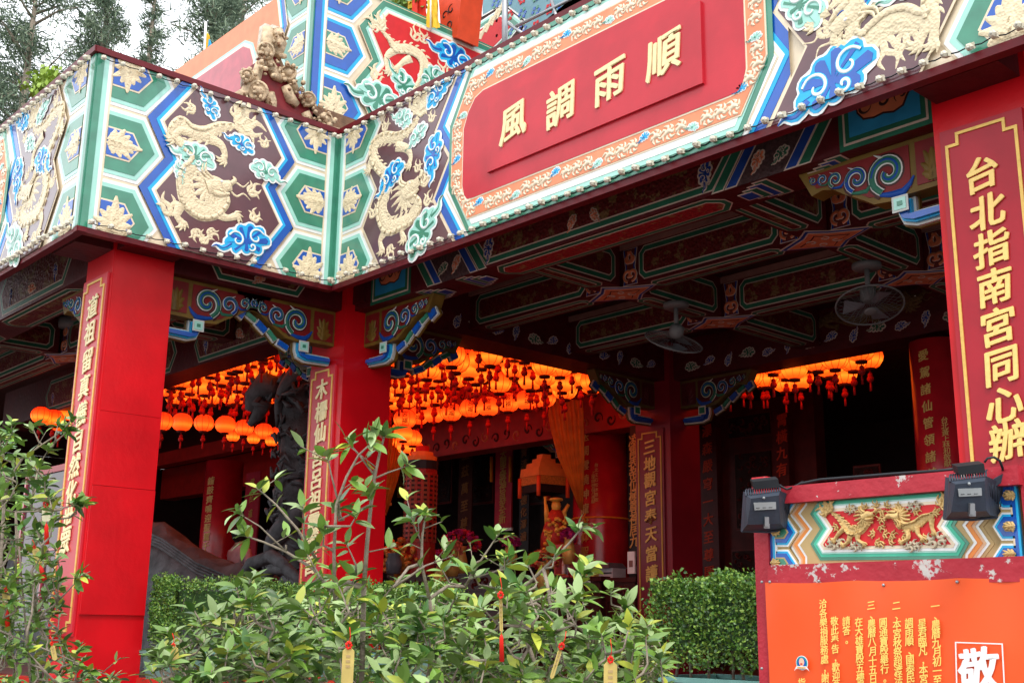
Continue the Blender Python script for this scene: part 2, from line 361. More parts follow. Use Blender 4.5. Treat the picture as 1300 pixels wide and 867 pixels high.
def cells(parent, mp, pl, L, sides=(0, 1), u0=.14, A=mint, Bc=green, Cc=blue, shift=0):
    for side in sides:
        for key, cyy, ang in (('mid', .745, 0), ('top', 1.40, 0), ('bot', .07, 0)):
            sgn = (lambda u: L-u) if side else (lambda u: u)
            M_ = lambda p: mp((sgn(p[0]), p[1]))
            bx = [M_((u0, .0)), M_((1.2, HF))]; us = sorted((bx[0][0], bx[1][0]))
            poly = [M_(((p[0] if p[0] < 0 else p[0]-shift), p[1])) for p in CELL[key]]
            mb = MB(); nest(mb, pl, poly, [(0, cream), (.012, whitep), (.04, A), (.075, Bc), (.175, cream), (.19, Cc)], 0, (us[0], us[1], 0, HF))
            cell = mb.build('hexagon_panel', parent)
            mb = MB(); c = M_((u0+.01, cyy)); a = 0 if M_((1, 0))[0] > M_((0, 0))[0] else math.pi
            if key == 'mid': flower(mb, pl, c[0], c[1], .275, .018, a, goldrel, .8, 9)
            elif key == 'top':
                c = M_((u0+.12, HF-.0)); flower(mb, pl, c[0], c[1], .25, .018, -math.pi/2, goldrel, 1.2, 9)
            else:
                c = M_((u0+.12, .01)); flower(mb, pl, c[0], c[1], .29, .018, math.pi/2, goldrel, 1.15, 9)
            mb.build('flower_relief', parent)
def zig(l, r, e=.0):
    return l+r[::-1]
ident = lambda p: p
# ---------------- middle fascia
def base_panel(name, pl, L, th=.07, m=cream):
    mb = MB(); c = pl.P(L/2, HF/2, -th/2); mb.obox(c, pl.u*(L/2), pl.n*(th/2), pl.v*(HF/2), m); return mb.build(name, temple)
fm = base_panel('fascia_board', PM, LM); fm['label'] = 'short fascia board with a gold dragon on plum between two green-banded ends'
post_strips(None, ident, PM, LM, parent=fm)
cells(fm, ident, PM, LM)
ol = [(.80, 1.6), (.75, 1.5), (.45, 1.05), (.63, .745), (.43, .44), (.72, 0), (.8, -.12)]; orr = [(LM-u-.02, v) for u, v in ol]
mb = MB(); nest(mb, PM, zig(ol, orr), [(0, blue), (.062, lblue), (.088, whitep), (.108, cream), (.122, purple)], .019, (.14, LM-.14, 0, HF)); mb.build('field_border', fm)
M2 = lambda pts: [PM.uv(x/2.797+120, y/2.797+60) for x, y in pts]
H0 = .034
dragon(fm, PM, M2([(490, 285), (440, 288), (385, 312), (335, 300), (300, 268), (265, 300), (300, 345), (350, 385), (345, 420), (312, 450), (310, 500), (325, 555), (370, 590), (420, 585), (455, 545), (430, 515)]), [.035, .07, .1, .095, .07, .04, .07, .1, .1, .09, .095, .1, .105, .1, .08, .055],
       (*M2([(420, 500)])[0], .15), [M2([(400, 330), (440, 350), (455, 385), (450, 400)]), M2([(420, 590), (460, 610), (490, 605)]), M2([(300, 560), (285, 600), (300, 625)]), M2([(340, 310), (300, 300), (270, 325)])],
       (*M2([(495, 275)])[0], .5), H0, extra=[(*M2([(600, 360)])[0], .12, 1.9), (*M2([(540, 520)])[0], .15, .6), (*M2([(555, 620)])[0], .13, 1.2), (*M2([(380, 700)])[0], .12, 1.5), (*M2([(265, 600)])[0], .2, 1.8), (*M2([(350, 230)])[0], .13, 3.0), (*M2([(350, 650)])[0], .13, -1.2), (*M2([(400, 650)])[0], .12, -.8)])
for x, y, s, k, a, fl in ((400, 215, .13, 'b', -1.1, 1), (512, 350, .14, 'b', -.35, 1), (350, 395, .19, 'g', -.2, 1), (600, 450, .16, 'g', -.1, -1), (530, 695, .24, 'b', .25, 1), (300, 445, .1, 'g', 1.6, 1)):
    u, v = M2([(x, y)])[0]; cloud(fm, PM, u, v, s, H0+.004, k, a, fl=fl)
# ---------------- right fascia and its mirror image on the left wing
def long_fascia(pl, L, who, mirror_to=True):
    fr = base_panel('fascia_board', pl, L)
    post_strips(None, ident, pl, L, (True, who == 'R'), parent=fr)
    box = (.14, L-.14, 0, HF)
    cells(fr, ident, pl, LR, (0, 1) if who == 'R' else (0,))
    O1l = [(.86, 1.62), (.76, 1.46), (.47, 1.035), (.655, .735), (.47, .425), (.75, 0), (.84, -.12)]
    O1r = [(1.86, 1.62), (1.75, 1.46), (1.47, 1.02), (1.665, .735), (1.47, .42), (1.75, 0), (1.84, -.12)]
    fields = [(O1l, O1r)]
    if who == 'R': fields.append(([(LR-u, v) for u, v in O1r], [(LR-u, v) for u, v in O1l]))
    for a, b in fields:
        mb = MB(); nest(mb, pl, zig(a, b), [(0, cream), (.016, purple)], .019, box); mb.build('field_border', fr)
    # banner frame
    ban = O1r+[(LR-u, v) for u, v in O1r][::-1]
    mb = MB(); nest(mb, pl, ban, [(0, cream), (.016, blue), (.085, lblue), (.115, whitep), (.15, cream), (.16, whitep)], .019, (0, min(L, 4.9 if who == 'R' else L), 0, HF)); mb.build('zigzag_band', fr)
    oc = [(1.95, 1.47), (1.69, .99), (1.8, .735), (1.69, .43), (1.95, -.02)]
    oc = [(1.95, 1.5), (1.94, 1.45), (1.68, .99), (1.68, .44), (1.94, 0), (1.95, -.05)]; ocp = oc+[(LR-u, v) for u, v in oc][::-1]
    if who != 'R': ocp = clip(ocp, 0, L, -1, 3)
    mb = MB(); z = .019+.018-.0015
    nest(mb, pl, clip(ocp, 0, L, 0, HF), [(0, green), (.04, mint), (.075, whitep)], z, (0, L, 0, HF)); mb.build('banner_edge', fr)
    o2 = [(1.93, 1.325), (1.72, .95), (1.72, .46), (1.93, .125)]; o2p = clip(o2+[(LR-u, v) for u, v in o2][::-1], 0, L, -1, 3)
    z += .009; mb = MB(); nest(mb, pl, o2p, [(0, cream), (.012, orange)], z); mb.build('orange_border', fr)
    o3 = [(2.1, 1.165), (2.0, 1.13), (1.92, 1.03), (1.865, .9), (1.865, .42), (1.89, .33), (1.93, .28), (2.0, .272)]; o3p = clip(o3+[(LR-u, v) for u, v in o3][::-1], 0, L, -1, 3)
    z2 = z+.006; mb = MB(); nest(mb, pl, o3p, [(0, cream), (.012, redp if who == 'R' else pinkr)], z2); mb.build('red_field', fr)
    # little gold reliefs and cloudlets along the orange border
    path = []
    mid = [(1.79, .5), (1.79, .93), (1.97, 1.245)]; 
    N = 0; rnd = random.Random(3)
    def seg(a, b, n):
        return [(a[0]+(b[0]-a[0])*i/n, a[1]+(b[1]-a[1])*i/n) for i in range(n)]
    ring = seg((1.795, .42), (1.795, .95), 5)+seg((1.795, .95), (1.98, 1.245), 3)+seg((1.98, 1.245), (4.5, 1.245), 24)+seg((4.5, 1.245), (4.69, .95), 3)+seg((4.69, .95), (4.69, .42), 5)+seg((4.69, .42), (4.5, .198), 3)+seg((4.5, .198), (1.98, .198), 24)+seg((1.98, .198), (1.795, .42), 3)
    rel = MB()
    for i, (u, v) in enumerate(ring):
        if u > L-.05: continue
        if i % 4 == 2: cloud(fr, pl, u+rnd.uniform(-.01, .01), v+(.03 if i % 8 == 2 else -.03), .052, z+.006, 'b' if i % 8 == 2 else 'g', rnd.uniform(-.4, .4), 'cloudlet_relief', simple=True)
        else:
            a0 = rnd.uniform(0, 6.3)
            for k in range(7):
                a = a0+k*.9; r_ = rnd.uniform(.03, .055); x = u+math.cos(a)*.022; y = v+math.sin(a)*.02
                pts = [(x, y), (x+math.cos(a)*r_*.5, y+math.sin(a)*r_*.5), (x+math.cos(a+.8)*r_, y+math.sin(a+.8)*r_)]
                pts = [(p[0], min(max(p[1], v-.052), v+.052)) for p in pts]
                ribbon(rel, pl, pts, [.007, .012, .003], z+.006, .006, cream, 2)
            ribbon(rel, pl, [(u-.035, v-.01), (u, v+.012), (u+.035, v-.008)], [.012, .02, .008], z+.006, .008, cream, 2)
    rel.build('scroll_relief', fr, kind='stuff')
    return fr, z2
fr, zred = long_fascia(PR, LR, 'R'); fr['label'] = 'long fascia board framing a red field with four raised gold characters'
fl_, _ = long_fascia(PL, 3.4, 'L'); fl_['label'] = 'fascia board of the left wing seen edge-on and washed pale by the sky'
M3 = lambda pts: [PR.uv(x/3.0966+410, y/3.0966+90) for x, y in pts]
def dragonR(parent, pl, mpf, flip=1):
    q = lambda pts: [mpf(p) for p in M3(pts)]
    hd = q([(350, 475)])[0]
    dragon(parent, pl, q([(385, 185), (350, 235), (300, 265), (250, 265), (212, 290), (205, 335), (225, 380), (262, 420), (262, 470), (240, 520), (238, 575), (265, 620), (315, 605), (365, 575), (385, 530), (365, 500), (335, 480)]), [.04, .06, .08, .085, .08, .075, .08, .085, .085, .09, .1, .11, .1, .09, .07, .055, .05],
           (hd[0], hd[1], .2 if flip > 0 else math.pi-.2), [q([(300, 300), (340, 310), (355, 340), (350, 365)]), q([(250, 640), (235, 670), (240, 700)]), q([(340, 600), (320, 630), (325, 655)]), q([(215, 370), (195, 360), (190, 385)])],
           (*q([(385, 175)])[0], 1.3), H0-.01, extra=[(*q([(205, 580)])[0], .15, 1.6), (*q([(205, 385)])[0], .14, 1.8), (*q([(432, 205)])[0], .12, 1.2), (*q([(250, 240)])[0], .14, 1.3), (*q([(380, 400)])[0], .12, 1.5), (*q([(410, 530)])[0], .14, .8), (*q([(400, 450)])[0], .16, 1.0), (*q([(270, 690)])[0], .14, -1.3)])
    for x, y, s, k, a, fl in ((465, 95, .17, 'b', .5, -1), (325, 195, .15, 'g', -.6, 1), (385, 260, .14, 'g', .4, 1), (280, 425, .2, 'b', .4, 1), (448, 335, .2, 'b', 1.3, 1), (405, 640, .26, 'g', .9, -1)):
        u, v = q([(x, y)])[0]; cloud(parent, pl, u, v, s, H0-.004, k, a, fl=fl)
dragonR(fr, PR, ident); dragonR(fl_, PL, ident)
# right-hand dragon, walking left
M6 = lambda pts: [PR.uv(x/4.0625+980, y/4.0625) for x, y in pts]
dragon(fr, PR, M6([(960, -90), (880, -60), (820, 10), (830, 90), (760, 110), (690, 90), (610, 110), (540, 165), (480, 215), (430, 190), (440, 120), (480, 70), (440, 20), (380, 0)]), [.04, .06, .07, .08, .1, .11, .11, .105, .1, .08, .07, .065, .06, .05], (*M6([(420, 60)])[0], math.pi+.5),
       [M6([(840, 100), (850, 150), (845, 220)]), M6([(800, 120), (800, 170), (770, 230)]), M6([(480, 215), (430, 245), (370, 240)]), M6([(300, 60), (270, 90), (230, 130)])], (*M6([(950, -100)])[0], 1.2), H0-.01,
       extra=[(*M6([(290, 200)])[0], .2, 1.4), (*M6([(285, 60)])[0], .2, 1.2), (*M6([(580, 210)])[0], .22, -1.4), (*M6([(700, 170)])[0], .2, -1.5), (*M6([(250, 100)])[0], .14, 3.0)])
for x, y, s, k, a, fl in ((330, 430, .3, 'b', .28, 1), (160, 40, .22, 'g', -1.0, 1), (560, -60, .2, 'b', .2, 1), (760, -110, .2, 'g', .2, 1)):
    u, v = M6([(x, y)])[0]; cloud(fr, PR, u, v, s, H0-.004, k, a, fl=fl)
# rims
for e_, (pl, L, nm) in enumerate(((PR, LR, 'r'), (PM, LM, 'm'), (PL, 3.4, 'l'))):
    a0 = -.028 if nm == 'l' else (.036 if nm == 'r' else -.026); a1 = L+(.03 if nm == 'r' else 0); e_ *= .0025
    for z0, z1, d0, d1 in ((HF+e_, HF+.05+e_, -.12, .035+e_), (-.05+e_, -.001-e_, -.05, .022-e_)):
        mb = MB(); c = pl.P((a0+a1)/2, (z0+z1)/2, (d0+d1)/2); mb.obox(c, pl.u*((a1-a0)/2), pl.n*((d1-d0)/2), pl.v*((z1-z0)/2), rim); mb.build('rim_moulding', temple)
# the name board with the four characters
nb = empty('name_board', PR.P(3.24, .7, zred), 'red board with four raised gold characters 風調雨順 read from the right, on the long fascia', 'sign')
mb = MB(); plate(mb, PR, [(2.195, .43), (4.285, .43), (4.285, 1.01), (2.195, 1.01)], zred+.002, zred+.028, redp); mb.build('board', nb)
for ch, x, y in (('風', 662, 160), ('調', 721.5, 138), ('雨', 784, 109), ('順', 853, 75)):
    u, v = PR.uv(x, y); char(ch, PR, u, v, .315, zred+.034, goldw, nb, thick=.8, bold=.02)
# ---------------- strings of festoon lamps
bm_ = MB(); bm_.obox((0, 0, .014), (.017, 0, 0), (0, .017, 0), (0, 0, .013), mat('lamp_socket', (.7, .65, .52), .5, .15))
bm_.lathe((0, 0, .0), [(.012, .02), (.02, .032), (.022, .042), (.014, .052)], MATS['lamp_socket'], 6, False)
bm_.ell((0, 0, .05), .011, .011, .012, mat('lamp_glass', (.6, .58, .5), .15, .05), 6)
bulbme = bm_.mesh('bulb')
def festoon(pl, u0, u1, v, sp_, label, sag=.012):
    t = empty('festoon_string', pl.P(u0, v, .05), label, 'string lights', 'strings of small lamps along the fascia edges')
    n = int((u1-u0)/sp_); mb = MB(); pts = []
    rot = pl.n.to_track_quat('Z', 'Y').to_euler()
    for i in range(n+1):
        u = u0+(u1-u0)*i/n; j = random.uniform(-.006, .006)
        pts.append(pl.P(u, v+j, .045))
        if i < n: pts.append(pl.P(u+sp_/2, v-sag, .043))
        inst(bulbme, 'bulb', pl.P(u+.012, v+j, .04), t, (pl.n+Vector((random.uniform(-.25, .25), random.uniform(-.25, .25), random.uniform(-.5, .0)))).to_track_quat('Z', 'Y').to_euler(), 1.0)
    mb.tube(pts, .0045, blackm, 4); mb.build('cable', t)
festoon(PR, .08, 6.35, HF-.035, .128, 'string of small lamps along the top edge of the long fascia')
festoon(PR, .06, 6.4, .035, .128, 'string of small lamps along the bottom edge of the long fascia')
festoon(PM, .02, 2.2, HF-.035, .15, 'string of small lamps along the top edge of the short dragon fascia')
festoon(PM, .05, 2.25, .035, .15, 'string of small lamps along the bottom edge of the short dragon fascia')
festoon(PL, .05, 3.3, HF-.035, .11, 'string of small lamps along the top edge of the left wing fascia')
festoon(PL, .05, 3.3, .035, .11, 'string of small lamps along the bottom edge of the left wing fascia')
# ---------------- pillars
def pillar(x, y, z1=4.95, s=.54, label=None):
    mb = MB(); mb.box(x, y, ZF-.6, x+s, y+s, z1, pillr); o = mb.build('pillar', temple)
    if label: o['label'] = label
    return o
pC = pillar(-.79, .33); pR_ = pillar(5.59, .33); pL_ = pillar(-.75, -1.92, s=.52); pS = pillar(-.77, 4.92); pS.data.materials[0] = mat('shaded_pillar_red', (.2, .006, .014), .35, .16, 2.5, bump=.1, bscale=25)  # inner pillar: same red, darkened in colour for the porch shade
# seams where the pillar cladding sheets meet, and the loose sheet on the left pillar
PLr = Plane((-.23, -1.92, 0), (0, 1, 0), (1, 0, 0))
mb = MB(); mb.box(-.232, -1.915, 1.66, -.212, -1.405, 2.62, pillr); mb.box(-.232, -1.915, 2.626, -.219, -1.405, 3.2, pillr); mb.box(-.232, -1.912, 3.206, -.224, -1.408, 4.5, pillr)
mb.build('cladding_sheet', pL_)
# corbels behind the fascia at the pillars
for x, y, x2, y2 in ((-.232, -1.9, -.075, -1.42), (-.72, -2.23, -.26, -1.923), (5.62, .075, 6.1, .328), (-.248, .4, -.075, .8)):
    mb = MB(); mb.box(x, y, 4.515, x2, y2, 4.7, drkred); mb.build('corbel', temple)
def couplet(pl, u0, u1, v0, v1, txt, label, size, pts, mats=(boardr, goldc, goldc), wf=1):
    """pl.o must be at z=0"""
    t = empty('couplet_board', pl.P((u0+u1)/2, v0, 0), label, 'couplet board')
    mb = MB(); plate(mb, pl, [(u0, v0), (u1, v0), (u1, v1), (u0, v1)], .001, .022, mats[0]); mb.build('board', t)
    k = .062; m = .03; a, b, c, d = u0+m, u1-m, v0+m, v1-m
    o_ = [(a, c+k), (a+k, c+k), (a+k, c), (b-k, c), (b-k, c+k), (b, c+k), (b, d-k), (b-k, d-k), (b-k, d), (a+k, d), (a+k, d-k), (a, d-k)]
    i_ = inset(o_, .017)
    if area(o_) < 0: o_ = o_[::-1]
    mb = MB(); n = len(o_)
    vs = [pl.P(u, v, .03) for u, v in o_]+[pl.P(u, v, .03) for u, v in i_]+[pl.P(u, v, .02) for u, v in o_]+[pl.P(u, v, .02) for u, v in i_]
    fs = []
    for i in range(n):
        j = (i+1) % n; fs += [(i, j, n+j, n+i), (2*n+i, 2*n+j, j, i), (n+i, n+j, 3*n+j, 3*n+i)]
    mb.add(vs, fs, mats[1]); mb.build('gold_frame', t)
    for i, ch in enumerate(txt): u, v = pl.uv(*pts[i]); char(ch, pl, u, v, size, .03, mats[2], t, thick=1.1, wf=wf, bold=.022)
    return t
FPr = Plane((0, .33, 0), (1, 0, 0), (0, -1, 0)); FPl = Plane((0, -1.92, 0), (1, 0, 0), (0, -1, 0)); FPs = Plane((0, 4.92, 0), (1, 0, 0), (0, -1, 0))
couplet(FPr, 5.635, 6.1, 1.5, 4.33, '台北指南宮同心辦', 'wide red board with gold characters 台北指南宮同心辦 on the right-hand pillar', .205, [(1250, 222), (1257, 270), (1262, 316), (1266, 365), (1270, 415), (1275, 466), (1279, 514), (1283, 560)], mats=(boardr, goldc, mat('gold_bright', (.9, .62, .2), .42, .08)))
couplet(FPr, -.765, -.345, 1.5, 3.95, '木柵仙宮呂祖靈顯首', 'red board with gold characters 木柵仙宮 on the central pillar under the fascia corner', .2, [(412, 494.7), (411.3, 522.4), (409.5, 550), (406.8, 580), (405, 609), (403.3, 636), (401.6, 664), (399.5, 690), (397.4, 716)], mats=(redp, goldc, goldw))
couplet(FPl, -.735, -.27, 1.5, 4.33, '道祖留真儀自然化世眾', 'shiny red board with gold characters 道祖留真 on the leftmost pillar', .2, [(122.3, 390.5), (118.8, 423), (115.5, 458), (111.7, 491.5), (107.9, 526), (103.8, 559), (99.5, 592), (95.2, 625), (91, 658.7), (87, 690)], mats=(redp, goldc, goldw))
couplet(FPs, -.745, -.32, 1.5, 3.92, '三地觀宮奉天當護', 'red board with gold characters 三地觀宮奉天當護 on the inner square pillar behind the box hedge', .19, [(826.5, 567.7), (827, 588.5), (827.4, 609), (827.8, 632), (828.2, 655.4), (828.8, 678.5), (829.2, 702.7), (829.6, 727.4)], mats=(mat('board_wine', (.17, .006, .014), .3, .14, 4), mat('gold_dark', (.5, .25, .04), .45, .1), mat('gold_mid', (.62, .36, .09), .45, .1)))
# ---------------- beams with painted panels
def frame_poly(a, b, c, d, k=.1):       # notched panel outline (zigzag ends)
    m = (c+d)/2
    return [(a, c), (b, c), (b+k*.0, c), (b, c), (b+k, m), (b, d), (a, d), (a-k, m)]
def hexlong(a, b, c, d, k): return [(a, c), (b, c), (b+k, (c+d)/2), (b, d), (a, d), (a-k, (c+d)/2)]
def octo(a, b, c, d, k): return [(a+k, c), (b-k, c), (b, c+k), (b, d-k), (b-k, d), (a+k, d), (a, d-k), (a, c+k)]
def painted(mb, pl, poly, h=0, field=panelr, out=cgreen): nest(mb, pl, poly, [(0, cwhite), (.01, out), (.05, cwhite), (.06, field)], h, None, .002)
def scrolls(mb, pl, u, v0, v1, h, m=corange):
    H = v1-v0; plate(mb, pl, [(u-.085, v0), (u+.085, v0), (u+.06, (v0+v1)/2), (u+.085, v1), (u-.085, v1), (u-.06, (v0+v1)/2)], h-.001, h+.002, cwhite)
    plate(mb, pl, [(u-.078, v0+.005), (u+.078, v0+.005), (u+.052, (v0+v1)/2), (u+.078, v1-.005), (u-.078, v1-.005), (u-.052, (v0+v1)/2)], h, h+.004, cblue); plate(mb, pl, [(u-.06, v0+.007), (u+.06, v0+.007), (u+.036, (v0+v1)/2), (u+.06, v1-.007), (u-.06, v1-.007), (u-.036, (v0+v1)/2)], h, h+.006, mat('beam_maroon', (.12, .02, .015), .5, .2))
    for s in (-1, 1):
        for k in (0, 1):
            c = v0+H*(.27+.46*k); ribbon(mb, pl, spiral(u+s*.022, c, .06, 1.1, 1.57 if k else -1.57, s), .017, h+.006, .006, cwhite, 2, (.8, .7)); ribbon(mb, pl, spiral(u+s*.022, c, .06, 1.1, 1.57 if k else -1.57, s), .0125, h+.011, .005, m, 2, (.8, .7))
ZU, ZT = 4.56, 4.93
# outer beam along the right porch
def outer_beam(x0, x1, y0, y1, z0, pl_front, deco=True, label=None):
    mb = MB(); mb.box(x0, y0, z0, x1, y1, 4.96, drkred); o = mb.build('outer_beam', temple)
    if label: o['label'] = label
    return o
ob = outer_beam(-.249, 5.589, .43, .78, 4.46, None, label='outer beam of the right porch painted with clouds and a long red panel')
PB = Plane((0, .43, 4.46), (1, 0, 0), (0, -1, 0)); PBu = Plane((0, .43, 4.46), (1, 0, 0), (0, 0, -1)); PBu.v = Vector((0, 1, 0))
mb = MB(); painted(mb, PB, hexlong(1.62, 3.95, .025, .47, .17)); mb.build('painted_panel', ob)
cloud(ob, PB, 1.66, .16, .1, .009, 'db', 1.3); cloud(ob, PB, 3.9, .16, .1, .009, 'db', 1.3)
for c in (2.62, 2.86): cloud(ob, PB, c, .14, .065, .009, 'do', .9 if c < 2.7 else 2.1)
fieldm = mat('beam_brown', (.06, .03, .03), .55, .3, 30, bump=.6, bscale=35, vor=True)
def zigb(u, w_, m, sg, h=.0, k=.17, vmax=.49):
    c = .245; return ([(u, -.0), (u-sg*k, c), (u, vmax), (u+w_, vmax), (u+w_-sg*k, c), (u+w_, 0)], m)
for sg, U in ((1, lambda u: u), (-1, lambda u: 5.57-u)):
    mb = MB(); plate(mb, PB, [(U(1.02), .0), (U(.84), .245), (U(1.02), .49), (U(1.45), .49), (U(1.29), .245), (U(1.45), 0)], -.001, .003, fieldm); mb.build('brown_field', ob)
    for u0_, m in ((.95, cblue), (1.42, cblue), (1.53, cgreen), (.85, cgreen)):
        mb = MB(); q = [(U(u0_), 0), (U(u0_-.17), .245), (U(u0_), .49), (U(u0_+.1), .49), (U(u0_-.07), .245), (U(u0_+.1), 0)]
        nest(mb, PB, q, [(0, cwhite), (.009, m)], .004, None, .002); mb.build('chevron_band', ob)
    cloud(ob, PB, U(1.06), .12, .07, .006, 'dg', .5); cloud(ob, PB, U(1.24), .13, .075, .006, 'do', .9)
for a, b in ((.0, .6), (4.93, 5.55)):
    mb = MB(); nest(mb, PB, [(a, 0), (b, 0), (b, .49), (a, .49)], [(0, cgreen), (.03, cwhite), (.045, cgreen), (.075, skyb)], 0, None, .002)
    c = (a+b)/2; q = [(c+(b-a)*.34*math.cos(t*math.pi/10)*(1+.1*math.sin(t*1.6)), .3+.16*math.sin(t*math.pi/10)*(1+.1*math.cos(t*1.9))) for t in range(20)]
    plate(mb, PB, q, .006, .01, drk); plate(mb, PB, inset(q, .012), .008, .012, corange)
    for k in range(5): ribbon(mb, PB, spiral(c-.2*(b-a)+.1*(b-a)*k,   .24+.05*(k % 2), .05, 1, k, 1 if k % 2 else -1), .009, .012, .004, drk, 2)
    mb.build('blue_medallion_panel', ob)
mb = MB(); painted(mb, PBu, octo(1.62, 3.95, .03, .32, .1), 0, mat('underside_red', (.26, .012, .016), .5, .3, 40, bump=.8, bscale=35, vor=True, wear=(.26, .13, .05), wamt=.56)); mb.build('underside_panel', ob)
for u, s_ in ((1.3, 1), (4.27, -1), (.75, 1), (4.82, -1)):
    mb = MB()
    for k in range(4): nest(mb, PBu, [(u+s_*(.06*k-.1), .02+.03*k), (u+s_*(.06*k+.02), .02+.03*k), (u+s_*(.06*k+.02), .33-.03*k), (u+s_*(.06*k-.1), .33-.03*k)], [(0, cwhite), (.012, cblue if k % 2 else cgreen)], .001+.004*k, None, .002)
    mb.build('stepped_band', ob)
# beam between left pillar and central pillar, and its neighbours
def plain_beam(x0, y0, x1, y1, z0, z1=4.96, name='beam', pl=None, L=0, label=None, clouds=(), panel=None):
    mb = MB(); mb.box(x0, y0, z0, x1, y1, z1, drkred); o = mb.build(name, temple)
    if label: o['label'] = label
    return o
bm1 = plain_beam(-.62, -1.398, -.32, .328, 4.46, name='outer_beam')
P1 = Plane((-.32, -1.4, 4.46), (0, 1, 0), (1, 0, 0))
mb = MB(); painted(mb, P1, hexlong(.45, 1.25, .03, .47, .14)); mb.build('painted_panel', bm1); cloud(bm1, P1, .85, .12, .07, .008, 'do', .6)
bm2 = plain_beam(-9.5, -1.85, -.752, -1.5, 4.46, name='outer_beam')
P2 = Plane((-.75, -1.85, 4.46), (-1, 0, 0), (0, -1, 0))
for a in (.7, 3.0, 5.2):
    mb = MB(); painted(mb, P2, hexlong(a, a+1.5, .03, .47, .14)); mb.build('painted_panel', bm2); cloud(bm2, P2, a+.2, .2, .08, .008, 'db', 1.2); cloud(bm2, P2, a+1.3, .2, .08, .008, 'db', 1.2); cloud(bm2, P2, a+.75, .15, .09, .008, 'do', 0)
P2u = Plane((-.75, -1.85, 4.46), (-1, 0, 0), (0, 0, -1)); P2u.v = Vector((0, 1, 0))
for a in (.6, 2.9): mb = MB(); painted(mb, P2u, octo(a, a+1.8, .03, .32, .1)); mb.build('underside_panel', bm2)
bm3 = plain_beam(-9.5, .43, -.792, .78, 4.42, name='inner_beam')
P3 = Plane((-.8, .43, 4.42), (-1, 0, 0), (0, -1, 0))
for a in (1.0, 3.2, 5.4): mb = MB(); painted(mb, P3, hexlong(a, a+1.5, .03, .47, .14)); mb.build('painted_panel', bm3); cloud(bm3, P3, a+1.35, .2, .08, .008, 'db', 1.2); cloud(bm3, P3, a+.6, .2, .09, .008, 'do', .3)
bm4 = plain_beam(-.75, .872, -.3, 4.918, 4.49, name='inner_beam', label='dark red beam painted with a row of blue and green clouds above the lanterns')
P4 = Plane((-.3, .872, 4.49), (0, 1, 0), (1, 0, 0))
bm5 = plain_beam(-.228, 5.0, 9.5, 5.4, 4.49, name='inner_beam', label='dark red beam with cloud motifs and a gold dragon at the back of the porch')
P5 = Plane((-.25, 5.0, 4.49), (1, 0, 0), (0, -1, 0))
for pl, o, L in ((P4, bm4, 4.0), (P5, bm5, 6.2)):
    u = .3; i = 0
    while u < L-.15:
        cloud(o, pl, u, .12+.035*(i % 2), .075 if i % 3 else .095, .002, 'db' if i % 3 else 'dg', [0, .3, 1.2][i % 3], mb=None, fl=1 if i % 2 else -1); u += .27; i += 1
dg = mat('dull_gold', (.11, .06, .02), .6, .3, 20, bump=.8, bscale=50, vor=True)
dragon(bm5, P5, [(1.6, .32), (1.9, .26), (2.2, .36), (2.5, .26), (2.8, .34), (3.05, .3)], [.03, .05, .07, .07, .06, .04], (3.15, .36, .1), [[(2.1, .36), (2.15, .28), (2.25, .25)], [(2.6, .33), (2.62, .27), (2.72, .24)]], (1.5, .4, 2.8), .003, dg, (), 'dragon_relief', .7)
dragon(bm5, P5, [(5.2, .38), (4.9, .3), (4.6, .42), (4.3, .3), (4.0, .4), (3.75, .34)], [.03, .05, .07, .07, .06, .04], (3.65, .36, 3.0), [[(4.7, .36), (4.65, .28), (4.55, .25)], [(4.2, .33), (4.18, .27), (4.08, .24)]], (5.3, .4, .3), .003, dg, (), 'dragon_relief', .7)
